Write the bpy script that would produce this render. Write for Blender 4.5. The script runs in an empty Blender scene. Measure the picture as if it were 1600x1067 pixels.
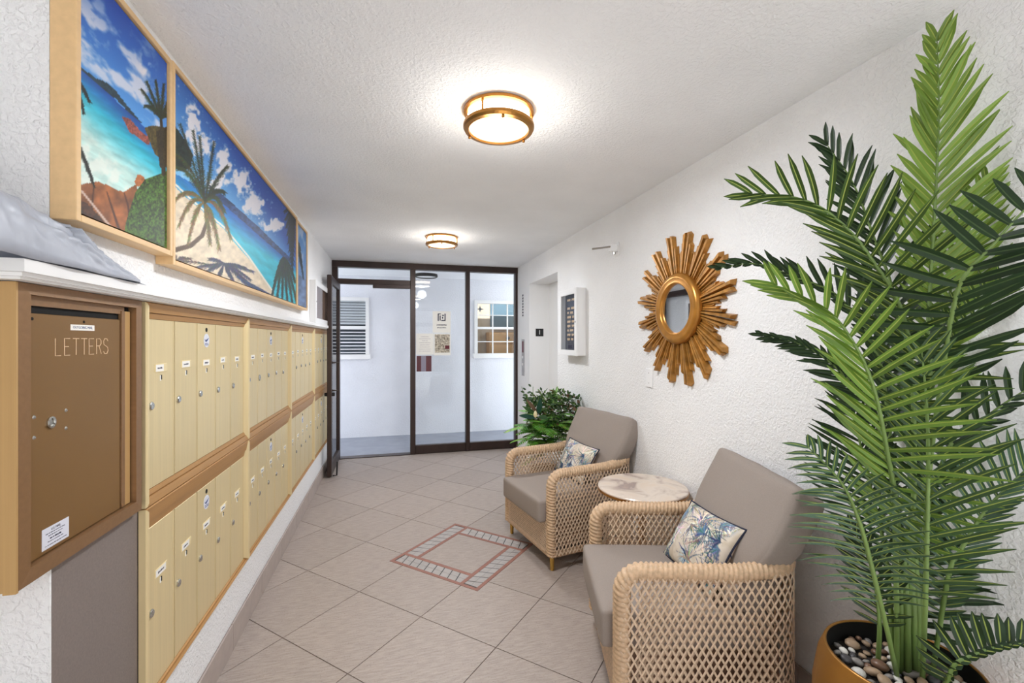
import bpy, math, random
import numpy as np
from mathutils import Vector, Matrix, noise as mnoise
random.seed(7)
rng = np.random.default_rng(7)
PI = math.pi
C = bpy.context.scene.collection
SC = bpy.context.scene

# ---------------------------------------------------------------- camera, sky, exposure
F_PX = 702.0; YAW = math.atan((800 - 617) / F_PX); CAM_H = 1.42; HORIZON = 532.0
cam_d = bpy.data.cameras.new('camera'); cam = bpy.data.objects.new('camera', cam_d); C.objects.link(cam)
cam.location = (0, 0, CAM_H); cam.rotation_euler = (PI / 2, 0, -YAW)
cam_d.sensor_width = 36.0; cam_d.lens = 36.0 * F_PX / 1600.0
cam_d.shift_y = (HORIZON - 533.5) / 1600.0
cam_d.clip_start = 0.02; SC.camera = cam
w = bpy.data.worlds.new('sky'); SC.world = w; w.use_nodes = True
wn = w.node_tree.nodes; wl = w.node_tree.links
bg = wn['Background']
tc = wn.new('ShaderNodeTexCoord'); sx = wn.new('ShaderNodeSeparateXYZ'); cr = wn.new('ShaderNodeValToRGB')
wl.new(tc.outputs['Generated'], sx.inputs[0]); wl.new(sx.outputs['Z'], cr.inputs[0]); wl.new(cr.outputs[0], bg.inputs[0])
cr.color_ramp.elements[0].position = 0.0; cr.color_ramp.elements[0].color = (0.98, 0.99, 1.0, 1)
cr.color_ramp.elements[1].position = 0.9; cr.color_ramp.elements[1].color = (0.86, 0.93, 1.0, 1)
bg.inputs[1].default_value = 2.0
sun_d = bpy.data.lights.new('sun', 'SUN'); sun_d.energy = 9.5; sun_d.angle = 0.009; sun_d.color = (.94, .98, 1.06)
sun = bpy.data.objects.new('sun', sun_d); C.objects.link(sun); sun.rotation_euler = (math.radians(36), 0, math.radians(-6))
SC.view_settings.view_transform = 'Standard'; SC.view_settings.look = 'None'
SC.view_settings.gamma = 1.0; SC.view_settings.use_curve_mapping = False
SC.view_settings.exposure = 0.50
LAMP_GLOW = 0.85       # radiance of the warm lamp glass
LAMP_WATTS = 15.0     # light each ceiling lamp throws down
SC.cycles.max_bounces = 12; SC.cycles.diffuse_bounces = 7; SC.cycles.transparent_max_bounces = 16

# ---------------------------------------------------------------- room measures (camera stands at x=0, y=0)
CEIL = 2.38; XR = 1.57; XL = -0.727; YB = 5.77; Y_OPEN = -1.8; Y_PIER = 1.199; YFAR = 7.0
_s, _c = math.sin(YAW), math.cos(YAW)
def ray(u, v):
    x = (u - 800) / F_PX; z = -(v - HORIZON) / F_PX
    return Vector((x * _c + _s, -x * _s + _c, z))
def at_d(u, v, d): return ray(u, v) * d + Vector((0, 0, CAM_H))
def on_x(u, v, x): r = ray(u, v); return r * (x / r.x) + Vector((0, 0, CAM_H))
def on_y(u, v, y): r = ray(u, v); return r * (y / r.y) + Vector((0, 0, CAM_H))
def on_z(u, v, z): r = ray(u, v); return r * ((z - CAM_H) / r.z) + Vector((0, 0, CAM_H))

# ---------------------------------------------------------------- materials
def lin(r, g, b):
    def f(c):
        c /= 255.0
        return c / 12.92 if c <= 0.04045 else ((c + 0.055) / 1.055) ** 2.4
    return (f(r), f(g), f(b), 1.0)
def mat(name, col, rough=0.6, metal=0.0, var=0.0, vscale=8.0, bump=0.0, bscale=60.0, bdist=0.002, stretch=None,
        spec=None, emit=None, estr=0.0, rnd=0.0, detail=3.0, second=None, trans=0.0):
    m = bpy.data.materials.new(name); m.use_nodes = True
    n = m.node_tree.nodes; l = m.node_tree.links; b = n['Principled BSDF']
    b.inputs['Base Color'].default_value = col; b.inputs['Roughness'].default_value = rough; b.inputs['Metallic'].default_value = metal
    if spec is not None: b.inputs['Specular IOR Level'].default_value = spec
    t = None
    if var or bump:
        t = n.new('ShaderNodeTexCoord'); mp = n.new('ShaderNodeMapping'); l.new(t.outputs['Object'], mp.inputs[0])
        if stretch: mp.inputs['Scale'].default_value = stretch
    colsock = None
    if var:
        ns = n.new('ShaderNodeTexNoise'); ns.inputs['Scale'].default_value = vscale; ns.inputs['Detail'].default_value = 5
        l.new(mp.outputs[0], ns.inputs['Vector'])
        mr = n.new('ShaderNodeMapRange'); mr.inputs[1].default_value = 0.32; mr.inputs[2].default_value = 0.68
        l.new(ns.outputs['Fac'], mr.inputs[0])
        mx = n.new('ShaderNodeMix'); mx.data_type = 'RGBA'
        l.new(mr.outputs[0], mx.inputs[0])
        a = tuple(c * (1 - var) for c in col[:3]) + (1,); bb = second or tuple(min(1, c * (1 + var * .6)) for c in col[:3]) + (1,)
        mx.inputs[6].default_value = a; mx.inputs[7].default_value = bb
        colsock = mx.outputs[2]
    if rnd:
        oi = n.new('ShaderNodeObjectInfo'); hs = n.new('ShaderNodeHueSaturation'); mr2 = n.new('ShaderNodeMapRange')
        mr2.inputs[3].default_value = 1 - rnd; mr2.inputs[4].default_value = 1 + rnd
        l.new(oi.outputs['Random'], mr2.inputs[0]); l.new(mr2.outputs[0], hs.inputs['Value'])
        if colsock: l.new(colsock, hs.inputs['Color'])
        else: hs.inputs['Color'].default_value = col
        colsock = hs.outputs[0]
    if colsock: l.new(colsock, b.inputs['Base Color'])
    if bump:
        nb = n.new('ShaderNodeTexNoise'); nb.inputs['Scale'].default_value = bscale; nb.inputs['Detail'].default_value = detail
        l.new(mp.outputs[0], nb.inputs['Vector'])
        bm = n.new('ShaderNodeBump'); bm.inputs['Strength'].default_value = bump; bm.inputs['Distance'].default_value = bdist
        l.new(nb.outputs['Fac'], bm.inputs['Height']); l.new(bm.outputs[0], b.inputs['Normal'])
    if emit:
        b.inputs['Emission Color'].default_value = emit; b.inputs['Emission Strength'].default_value = estr
    if trans:
        b.inputs['Transmission Weight'].default_value = trans
    return m
def plaster(name, col, scale, dist, thr=0.5):
    """knock-down stucco: raised irregular flakes"""
    m = mat(name, col, 0.85, var=0.03, vscale=3, spec=0.3)
    n = m.node_tree.nodes; l = m.node_tree.links; b = n['Principled BSDF']
    t = n.new('ShaderNodeTexCoord'); a = n.new('ShaderNodeTexNoise'); a.inputs['Scale'].default_value = scale; a.inputs['Detail'].default_value = 4
    a.inputs['Distortion'].default_value = .5
    l.new(t.outputs['Object'], a.inputs['Vector'])
    r = n.new('ShaderNodeValToRGB'); r.color_ramp.elements[0].position = thr - 0.08; r.color_ramp.elements[1].position = thr + 0.12
    l.new(a.outputs['Fac'], r.inputs[0])
    bm = n.new('ShaderNodeBump'); bm.inputs['Strength'].default_value = 0.8; bm.inputs['Distance'].default_value = dist
    l.new(r.outputs[0], bm.inputs['Height']); l.new(bm.outputs[0], b.inputs['Normal'])
    return m
def glass_mat(name, tint=(1, 1, 1, 1), ior=1.5):
    m = bpy.data.materials.new(name); m.use_nodes = True; n = m.node_tree.nodes; l = m.node_tree.links; n.clear()
    o = n.new('ShaderNodeOutputMaterial'); mx = n.new('ShaderNodeMixShader'); fr = n.new('ShaderNodeFresnel'); fr.inputs[0].default_value = ior
    tr = n.new('ShaderNodeBsdfTransparent'); tr.inputs[0].default_value = tint
    gl = n.new('ShaderNodeBsdfGlossy'); gl.inputs['Roughness'].default_value = 0.0
    ge = n.new('ShaderNodeNewGeometry'); su = n.new('ShaderNodeMath'); su.operation = 'SUBTRACT'; su.use_clamp = True
    l.new(fr.outputs[0], su.inputs[0]); l.new(ge.outputs['Backfacing'], su.inputs[1]); l.new(su.outputs[0], mx.inputs[0]); l.new(tr.outputs[0], mx.inputs[1]); l.new(gl.outputs[0], mx.inputs[2]); l.new(mx.outputs[0], o.inputs[0])
    return m
def attr_mat(name, rough=0.5, spec=0.4, trans=0.0):
    m = bpy.data.materials.new(name); m.use_nodes = True; n = m.node_tree.nodes; l = m.node_tree.links; b = n['Principled BSDF']
    a = n.new('ShaderNodeVertexColor'); a.layer_name = 'col'; l.new(a.outputs[0], b.inputs['Base Color'])
    b.inputs['Roughness'].default_value = rough; b.inputs['Specular IOR Level'].default_value = spec
    if trans:
        o = n['Material Output']; t = n.new('ShaderNodeBsdfTranslucent'); mx = n.new('ShaderNodeMixShader'); mx.inputs[0].default_value = trans
        l.new(a.outputs[0], t.inputs[0]); l.new(b.outputs[0], mx.inputs[1]); l.new(t.outputs[0], mx.inputs[2]); l.new(mx.outputs[0], o.inputs[0])
    return m

M = {}
M['wall'] = plaster('wall_plaster', lin(241, 241, 241), 85, 0.0022)
M['wall_left'] = plaster('wall_plaster_left', lin(241, 241, 241), 80, 0.0026)
M['ceiling'] = plaster('ceiling_plaster', lin(242, 243, 244), 80, 0.0018)
M['corridor'] = plaster('corridor_plaster', lin(230, 232, 238), 60, 0.0025)
M['white'] = mat('white_paint', lin(236, 236, 235), 0.5)
M['white_smooth'] = mat('white_enamel', lin(240, 240, 240), 0.35)
M['tile'] = mat('floor_tile', lin(163, 150, 141), 0.5, var=0.10, vscale=26, stretch=(.6, 4.5, 1), bump=0.3, bscale=70, bdist=0.0008, rnd=0.05, second=lin(176, 163, 154))
for nd in M['tile'].node_tree.nodes:
    if nd.type == 'MAPPING': nd.inputs['Rotation'].default_value = (0, 0, -PI / 4)
def speckle(m, scale, amt):
    n = m.node_tree.nodes; l = m.node_tree.links; b = n['Principled BSDF']; src = b.inputs['Base Color'].links[0].from_socket
    t = n.new('ShaderNodeTexCoord'); a = n.new('ShaderNodeTexNoise'); a.inputs['Scale'].default_value = scale; a.inputs['Detail'].default_value = 3; l.new(t.outputs['Object'], a.inputs['Vector'])
    r = n.new('ShaderNodeMapRange'); r.inputs[1].default_value = .58; r.inputs[2].default_value = .72; r.inputs[3].default_value = 0; r.inputs[4].default_value = amt; l.new(a.outputs['Fac'], r.inputs[0])
    mx = n.new('ShaderNodeMix'); mx.data_type = 'RGBA'; l.new(r.outputs[0], mx.inputs[0]); l.new(src, mx.inputs[6]); mx.inputs[7].default_value = lin(112, 96, 88); l.new(mx.outputs[2], b.inputs['Base Color'])
speckle(M['tile'], 140, .5)
M['tile_base'] = mat('base_tile', lin(176, 163, 155), 0.5, var=0.07, vscale=20, rnd=0.03)
M['grout'] = mat('grout', lin(128, 112, 104), 0.9)
M['strip'] = mat('terracotta_strip', lin(150, 103, 88), 0.55, var=0.12, vscale=25, rnd=0.05)
M['mosaic'] = mat('grey_marble_mosaic', lin(172, 166, 162), 0.35, var=0.08, vscale=30, rnd=0.05)
M['mosaic_joint'] = mat('mosaic_joint', lin(70, 72, 72), 0.8)
M['concrete'] = mat('painted_concrete', lin(146, 150, 160), 0.7, var=0.08, vscale=6)
M['ground'] = mat('pale_paving', lin(205, 203, 198), 0.9, var=0.05, vscale=2)
M['bronze'] = mat('dark_bronze_aluminium', lin(58, 43, 38), 0.38, metal=0.3, var=0.15, vscale=12, stretch=(1, 1, .1))
M['black'] = mat('black', lin(20, 19, 19), 0.5)
M['slot'] = mat('slot_dark', lin(12, 11, 10), 0.9)
M['gold_door'] = mat('satin_gold_door', lin(222, 203, 156), 0.38, metal=0.3, var=0.05, vscale=9, stretch=(1, 14, .25), rnd=0.03)
M['gold_post'] = mat('satin_gold_post', lin(232, 212, 164), 0.35, metal=0.3, var=0.04, vscale=10, stretch=(1, 20, .25))
M['gold_rail'] = mat('bronze_gold_rail', lin(184, 138, 82), 0.4, metal=0.35, var=0.08, vscale=9, stretch=(1, .25, 18))
M['brown_frame'] = mat('brown_anodised_frame', lin(138, 104, 70), 0.42, metal=0.3, var=0.08, vscale=10, stretch=(1, 8, 8))
M['brown_panel'] = mat('brown_letter_panel', lin(132, 98, 54), 0.4, metal=0.3, var=0.06, vscale=3)
M['gold_side'] = mat('tan_gold_side', lin(196, 158, 104), 0.38, metal=0.3, var=0.06, vscale=9, stretch=(14, 1, .2))
M['grey_panel'] = mat('grey_textured_panel', lin(126, 115, 109), 0.8, var=0.08, vscale=180, bump=0.5, bscale=260, bdist=0.001)
M['chrome'] = mat('worn_chrome', lin(190, 190, 186), 0.22, metal=1.0)
M['paper'] = mat('white_label', lin(238, 236, 230), 0.6)
M['paper_blue'] = mat('pale_blue_label', lin(214, 216, 226), 0.6)
M['holder'] = mat('label_holder', lin(226, 208, 160), 0.4)
M['ink'] = mat('ink', lin(52, 54, 74), 0.7)
M['ink_blue'] = mat('ink_blue', lin(70, 86, 132), 0.7)
M['letter_ink'] = mat('engraved_letters', lin(226, 196, 160), 0.5)
M['red_ink'] = mat('red_ink', lin(170, 60, 55), 0.7)
M['pine'] = mat('pale_maple', lin(226, 190, 140), 0.45, var=0.06, vscale=9, stretch=(6, .5, 6))
M['print'] = attr_mat('printed_canvas', 0.45, 0.35)
M['brass'] = mat('brushed_brass', lin(168, 118, 58), 0.3, metal=0.9)
M['brass_leg'] = mat('brass_leg', lin(212, 172, 92), 0.25, metal=1.0)
M['lamp'] = mat('lamp_glass', lin(255, 240, 205), 0.4, emit=(1.0, 0.80, 0.50, 1), estr=LAMP_GLOW)
M['lamp_side'] = mat('lamp_drum_glass', lin(255, 240, 205), 0.4, emit=(1.0, 0.90, 0.74, 1), estr=LAMP_GLOW * 14)
M['wicker'] = mat('natural_wicker', lin(218, 192, 164), 0.55, var=0.16, vscale=60, rnd=0.0)
M['wicker_in'] = mat('brown_wicker_core', lin(134, 104, 84), 0.7, var=0.15, vscale=60)
M['rail'] = mat('wrapped_wicker_rail', lin(206, 174, 140), 0.5, var=0.2, vscale=70)
M['taupe'] = mat('taupe_linen', lin(153, 142, 134), 0.9, var=0.05, vscale=220, bump=0.25, bscale=500, bdist=0.0006, spec=0.15)
M['piping'] = mat('navy_piping', lin(34, 38, 60), 0.8)
M['glass'] = glass_mat('clear_glass', (0.97, 0.98, 0.98, 1), 1.5)
M['mirror'] = mat('mirror', (0.8, 0.8, 0.82, 1), 0.02, metal=1.0)
M['sun_gold'] = mat('antique_gold_wood', lin(178, 126, 58), 0.36, metal=0.35, var=0.35, vscale=26, rnd=0.16)
M['ring_gold'] = mat('gold_leaf_ring', lin(190, 132, 58), 0.28, metal=0.6, var=0.18, vscale=16)
M['pot'] = mat('aged_gold_planter', lin(160, 112, 48), 0.35, metal=0.55, var=0.16, vscale=9)
M['pot_in'] = mat('black_liner', lin(18, 17, 16), 0.7)
M['soil'] = mat('dark_soil', lin(50, 44, 40), 0.95)
M['stem'] = mat('palm_stem', lin(114, 140, 74), 0.5, var=0.1, vscale=20)
M['leaf'] = attr_mat('palm_leaf', 0.42, 0.45, 0.28)
M['fern'] = attr_mat('fern_leaf', 0.45, 0.4, 0.25)
M['mailer'] = mat('grey_plastic_mailer', lin(170, 175, 186), 0.42, var=0.05, vscale=9, bump=0.3, bscale=22, bdist=0.006, spec=0.5)
M['sign_black'] = mat('black_sign', lin(24, 24, 25), 0.4)
M['steel'] = mat('brushed_steel', lin(176, 172, 172), 0.35, metal=0.8, var=0.1, vscale=20)
M['navy'] = mat('navy_felt_board', lin(46, 56, 78), 0.8)
M['cork'] = mat('brown_cork', lin(128, 100, 84), 0.9, var=0.15, vscale=40)
M['maroon'] = mat('maroon_card', lin(96, 24, 36), 0.6)
M['grey_card'] = mat('grey_card', lin(150, 140, 158), 0.7)
M['slat_pale'] = mat('pale_blind_slat', lin(196, 202, 206), 0.5)
M['slat_white'] = mat('white_slat', lin(235, 236, 238), 0.5)
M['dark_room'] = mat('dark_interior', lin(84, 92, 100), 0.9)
M['tan_wood'] = mat('tan_wood', lin(196, 150, 92), 0.5, var=0.1, vscale=8, stretch=(.5, 4, 4))
M['tan_wall'] = mat('tan_wall', lin(176, 160, 140), 0.8, var=0.08, vscale=10)
M['teal'] = mat('teal_board', lin(84, 108, 118), 0.6, var=0.1, vscale=5)
M['photo_print'] = mat('sepia_print', lin(120, 102, 84), 0.5, var=0.6, vscale=55, second=lin(225, 215, 195))
M['pillow'] = attr_mat('palm_print_fabric', 0.85, 0.15)
def marble_mat():
    m = mat('veined_marble', lin(206, 190, 174), 0.22)
    n = m.node_tree.nodes; l = m.node_tree.links; b = n['Principled BSDF']
    t = n.new('ShaderNodeTexCoord'); ns = n.new('ShaderNodeTexNoise'); ns.inputs['Scale'].default_value = 6; ns.inputs['Detail'].default_value = 7; ns.inputs['Distortion'].default_value = .8
    l.new(t.outputs['Object'], ns.inputs['Vector'])
    r = n.new('ShaderNodeValToRGB'); e = r.color_ramp.elements; e[0].position = .3; e[0].color = lin(184, 164, 150); e[1].position = .62; e[1].color = lin(214, 196, 178)
    k = e.new(.40); k.color = lin(164, 148, 142); k = e.new(.46); k.color = lin(200, 184, 170); k = e.new(.54); k.color = lin(214, 200, 186)
    l.new(ns.outputs['Fac'], r.inputs[0]); l.new(r.outputs[0], b.inputs['Base Color'])
    return m
M['marble'] = marble_mat()
PEB = [(mat('pebble_' + nme, c, 0.35, var=0.18, vscale=25, rnd=0.12), nme) for nme, c in
       (('white', lin(224, 220, 212)), ('grey', lin(138, 132, 127)), ('tan', lin(168, 142, 116)), ('brown', lin(122, 92, 72)), ('dark', lin(74, 72, 74)))]

# ---------------------------------------------------------------- mesh helpers
class MB:
    def __init__(s): s.v = []; s.f = []; s.col = []
    def add(s, vs, fs, col=None):
        o = len(s.v); s.v += [Vector(p) for p in vs]; s.f += [tuple(i + o for i in f) for f in fs]
        if col is not None: s.col += col
        return s
    def box(s, x0, x1, y0, y1, z0, z1, bv=0.0):
        if bv:
            return s.rbox((x0 + x1) / 2, (y0 + y1) / 2, (z0 + z1) / 2, abs(x1 - x0) / 2, abs(y1 - y0) / 2, abs(z1 - z0) / 2, bv)
        return s.add([(x0, y0, z0), (x1, y0, z0), (x1, y1, z0), (x0, y1, z0), (x0, y0, z1), (x1, y0, z1), (x1, y1, z1), (x0, y1, z1)],
                     [(0, 3, 2, 1), (4, 5, 6, 7), (0, 1, 5, 4), (1, 2, 6, 5), (2, 3, 7, 6), (3, 0, 4, 7)])
    def rbox(s, cx, cy, cz, hx, hy, hz, b):
        """box with chamfered edges"""
        b = min(b, hx * .95, hy * .95, hz * .95); vs = []; idx = {}
        for sx in (-1, 1):
            for sy in (-1, 1):
                for sz in (-1, 1):
                    for ax in range(3):
                        p = [sx * (hx - (0 if ax == 0 else b)), sy * (hy - (0 if ax == 1 else b)), sz * (hz - (0 if ax == 2 else b))]
                        idx[(sx, sy, sz, ax)] = len(vs); vs.append((cx + p[0], cy + p[1], cz + p[2]))
        fs = []
        g = lambda *k: idx[k]
        for sg in (-1, 1):
            q = [(-1, -1), (1, -1), (1, 1), (-1, 1)]
            fs.append([g(sg, a, c, 0) for a, c in q]); fs.append([g(a, sg, c, 1) for a, c in q]); fs.append([g(a, c, sg, 2) for a, c in q])
        for a in (-1, 1):
            for c in (-1, 1):
                fs.append([g(a, c, -1, 0), g(a, c, 1, 0), g(a, c, 1, 1), g(a, c, -1, 1)])
                fs.append([g(a, -1, c, 0), g(a, 1, c, 0), g(a, 1, c, 2), g(a, -1, c, 2)])
                fs.append([g(-1, a, c, 1), g(1, a, c, 1), g(1, a, c, 2), g(-1, a, c, 2)])
        for a in (-1, 1):
            for c in (-1, 1):
                for d in (-1, 1): fs.append([g(a, c, d, 0), g(a, c, d, 1), g(a, c, d, 2)])
        return s.add(vs, fs)
    def prism(s, poly, z0, z1):
        n = len(poly); vs = [(p[0], p[1], z0) for p in poly] + [(p[0], p[1], z1) for p in poly]
        return s.add(vs, [tuple(range(n))[::-1], tuple(range(n, 2 * n))] + [(i, (i + 1) % n, n + (i + 1) % n, n + i) for i in range(n)])
    def prism_x(s, poly, x0, x1):
        """poly of (y,z) extruded along x"""
        n = len(poly); vs = [(x0, p[0], p[1]) for p in poly] + [(x1, p[0], p[1]) for p in poly]
        return s.add(vs, [tuple(range(n))[::-1], tuple(range(n, 2 * n))] + [(i, (i + 1) % n, n + (i + 1) % n, n + i) for i in range(n)])
    def prism_y(s, poly, y0, y1):
        """poly of (x,z) extruded along y"""
        n = len(poly); vs = [(p[0], y0, p[1]) for p in poly] + [(p[0], y1, p[1]) for p in poly]
        return s.add(vs, [tuple(range(n))[::-1], tuple(range(n, 2 * n))] + [(i, (i + 1) % n, n + (i + 1) % n, n + i) for i in range(n)])
    def lathe(s, prof, c=(0, 0, 0), n=32, axis='z', cap=True):
        vs = []; fs = []
        for r, h in prof:
            for k in range(n):
                a = 2 * PI * k / n; x, y = r * math.cos(a), r * math.sin(a)
                p = (x, y, h) if axis == 'z' else ((h, x, y) if axis == 'x' else (x, h, y))
                vs.append((c[0] + p[0], c[1] + p[1], c[2] + p[2]))
        for i in range(len(prof) - 1):
            for k in range(n):
                fs.append((i * n + k, i * n + (k + 1) % n, (i + 1) * n + (k + 1) % n, (i + 1) * n + k))
        if cap: fs.append(tuple(range(n))[::-1]); fs.append(tuple(range((len(prof) - 1) * n, len(prof) * n)))
        return s.add(vs, fs)
    def torus(s, c, R, r, n=48, m=10, axis='z', sq=1.0):
        vs = []; fs = []
        for i in range(n):
            a = 2 * PI * i / n
            for j in range(m):
                b = 2 * PI * j / m; q = R + r * math.cos(b); h = r * sq * math.sin(b)
                p = (q * math.cos(a), q * math.sin(a), h) if axis == 'z' else (h, q * math.cos(a), q * math.sin(a))
                vs.append((c[0] + p[0], c[1] + p[1], c[2] + p[2]))
        for i in range(n):
            for j in range(m):
                fs.append((i * m + j, ((i + 1) % n) * m + j, ((i + 1) % n) * m + (j + 1) % m, i * m + (j + 1) % m))
        return s.add(vs, fs)
    def tube(s, pts, r, n=8, closed=False, rfun=None):
        pts = [Vector(p) for p in pts]; N = len(pts); vs = []; fs = []
        up = None
        for i, p in enumerate(pts):
            a = pts[(i - 1) % N] if (closed or i > 0) else p; b = pts[(i + 1) % N] if (closed or i < N - 1) else p
            t = (b - a).normalized()
            if up is None:
                up = Vector((0, 0, 1)) if abs(t.z) < .9 else Vector((1, 0, 0))
            u = (up - t * up.dot(t)).normalized(); up = u; v = t.cross(u)
            for k in range(n):
                an = 2 * PI * k / n
                rr = r[i] if isinstance(r, (list, tuple)) else r
                if rfun: rr = rr * rfun(i, an)
                vs.append(p + (u * math.cos(an) + v * math.sin(an)) * rr)
        for i in range(N if closed else N - 1):
            for k in range(n):
                j = (i + 1) % N
                fs.append((i * n + k, i * n + (k + 1) % n, j * n + (k + 1) % n, j * n + k))
        if not closed: fs.append(tuple(range(n))[::-1]); fs.append(tuple(range((N - 1) * n, N * n)))
        return s.add(vs, fs)
    def ribbon(s, pts, nrm, wd, th):
        """thin rectangular strand along pts; nrm = list of face normals"""
        vs = []; fs = []; N = len(pts)
        for i in range(N):
            t = (pts[min(i + 1, N - 1)] - pts[max(i - 1, 0)]).normalized(); n_ = nrm[i]; b = t.cross(n_).normalized() * (wd / 2); h = n_ * th
            p = pts[i]; vs += [p - b, p - b * .35 + h, p + b * .35 + h, p + b]
        for i in range(N - 1):
            for k in range(3): fs.append((4 * i + k, 4 * i + k + 1, 4 * i + 5 + k, 4 * i + 4 + k))
            fs.append((4 * i + 3, 4 * i, 4 * i + 4, 4 * i + 7))
        return s.add(vs, fs)
WM = {}
def W(o): return WM.get(o.name, Matrix.Identity(4)) if o else Matrix.Identity(4)
def obj(name, mb, m, parent=None, label=None, cat=None, group=None, kind=None, smooth=False, local=False):
    me = bpy.data.meshes.new(name)
    vs = mb.v
    if parent is not None and not local:
        inv = W(parent).inverted(); vs = [inv @ p for p in vs]
    me.from_pydata([tuple(p) for p in vs], [], mb.f)
    if mb.col:
        ca = me.color_attributes.new('col', 'FLOAT_COLOR', 'POINT'); ca.data.foreach_set('color', np.array(mb.col, dtype=np.float32).ravel())
    me.materials.append(m)
    if smooth: me.polygons.foreach_set('use_smooth', [True] * len(me.polygons))
    me.update()
    o = bpy.data.objects.new(name, me); C.objects.link(o)
    if parent is not None: o.parent = parent
    WM[o.name] = W(parent).copy()
    return tag(o, label, cat, group, kind)
def tag(o, label=None, cat=None, group=None, kind=None):
    if label: o['label'] = label
    if cat: o['category'] = cat
    if group: o['group'] = group
    if kind: o['kind'] = kind
    return o
def thing(name, label, cat, loc=(0, 0, 0), rz=0.0, group=None, kind=None):
    o = bpy.data.objects.new(name, None); C.objects.link(o); o.empty_display_size = 0.05
    o.location = loc; o.rotation_euler = (0, 0, rz)
    WM[o.name] = Matrix.Translation(loc) @ Matrix.Rotation(rz, 4, 'Z')
    return tag(o, label, cat, group, kind)
def copy_tree(o, parent=None):
    c = o.copy(); C.objects.link(c); c.parent = parent
    for ch in list(o.children): copy_tree(ch, c)
    return c
def autosmooth(o, ang=35):
    me = o.data; me.polygons.foreach_set('use_smooth', [True] * len(me.polygons))
    me.set_sharp_from_angle(angle=math.radians(ang))
def text_obj(name, body, m, parent, origin, xdir, ydir, size, ext=0.0004, align='CENTER', label=None, off=0.0):
    cu = bpy.data.curves.new(name, 'FONT'); cu.body = body; cu.size = size; cu.align_x = align; cu.align_y = 'CENTER'; cu.extrude = ext; cu.resolution_u = 2; cu.offset = off
    t = bpy.data.objects.new(name, cu); C.objects.link(t)
    dg = bpy.context.evaluated_depsgraph_get(); me = bpy.data.meshes.new_from_object(t.evaluated_get(dg))
    bpy.data.objects.remove(t)
    xd = Vector(xdir).normalized(); yd = Vector(ydir).normalized(); zd = xd.cross(yd)
    R = Matrix((xd, yd, zd)).transposed().to_4x4(); MT = Matrix.Translation(origin) @ R
    me.transform(W(parent).inverted() @ MT)
    me.materials.clear(); me.materials.append(m)
    o = bpy.data.objects.new(name, me); C.objects.link(o); o.parent = parent; WM[o.name] = W(parent).copy()
    return tag(o, label)

# ================================================================ THE SETTING
def clip(poly, a, b, c):     # keep a*x+b*y<=c
    out = []
    for i in range(len(poly)):
        p, q = poly[i], poly[(i + 1) % len(poly)]; dp = a * p[0] + b * p[1] - c; dq = a * q[0] + b * q[1] - c
        if dp <= 0: out.append(p)
        if dp * dq < 0:
            t = dp / (dp - dq); out.append((p[0] + t * (q[0] - p[0]), p[1] + t * (q[1] - p[1])))
    return out
XF0, XF1, YF0, YF1 = -0.718, XR - 0.012, Y_OPEN, YB - 0.04
floor = obj('floor', MB().box(XL - 0.6, XR, Y_OPEN, YB + .03, -0.12, -0.004), M['grout'], kind='structure')
PITCH = 0.4575; CX, CY = 0.452, 3.0; r2 = math.sqrt(.5)
def rot(p, q): return (CX + (p - q) * r2, CY + (p + q) * r2)
g = 0.0022; H1 = PITCH / 2; HB = 0.75 * PITCH
def tile(poly):
    for a, b, c in ((1, 0, XF1), (-1, 0, -XF0), (0, 1, YF1), (0, -1, -YF0)):
        if len(poly) < 3: return
        poly = clip(poly, a, b, c)
    if len(poly) < 3: return
    ar = abs(sum(poly[i][0] * poly[(i + 1) % len(poly)][1] - poly[(i + 1) % len(poly)][0] * poly[i][1] for i in range(len(poly)))) / 2
    if ar < 4e-4: return
    obj('tile', MB().prism(poly, -0.006, 0.0), M['tile'], floor)
for i in range(-12, 13):
    for j in range(-12, 13):
        p0, p1, q0, q1 = i * PITCH - H1 + g, i * PITCH + H1 - g, j * PITCH - H1 + g, j * PITCH + H1 - g
        if (i, j) == (0, 0): continue
        if abs(i) <= 1 and abs(j) <= 1:
            if i == 0: q0, q1 = (HB + g, q1) if j > 0 else (q0, -HB - g)
            elif j == 0: p0, p1 = (HB + g, p1) if i > 0 else (p0, -HB - g)
            else:
                a = HB + g; P0, P1 = PITCH - H1 + g, PITCH + H1 - g
                L = [(P0, a), (a, a), (a, P0), (P1, P0), (P1, P1), (P0, P1)]
                L = [(x * i, y * j) for x, y in L]
                if i * j < 0: L = L[::-1]
                obj('tile', MB().prism([rot(*k) for k in L], -0.006, 0.0), M['tile'], floor); continue
        tile([rot(p0, q0), rot(p1, q0), rot(p1, q1), rot(p0, q1)])
obj('tile', MB().prism([rot(*k) for k in ((-H1 + .024, -H1 + .024), (H1 - .024, -H1 + .024), (H1 - .024, H1 - .024), (-H1 + .024, H1 - .024))], -0.006, 0.0), M['tile'], floor)
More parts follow.
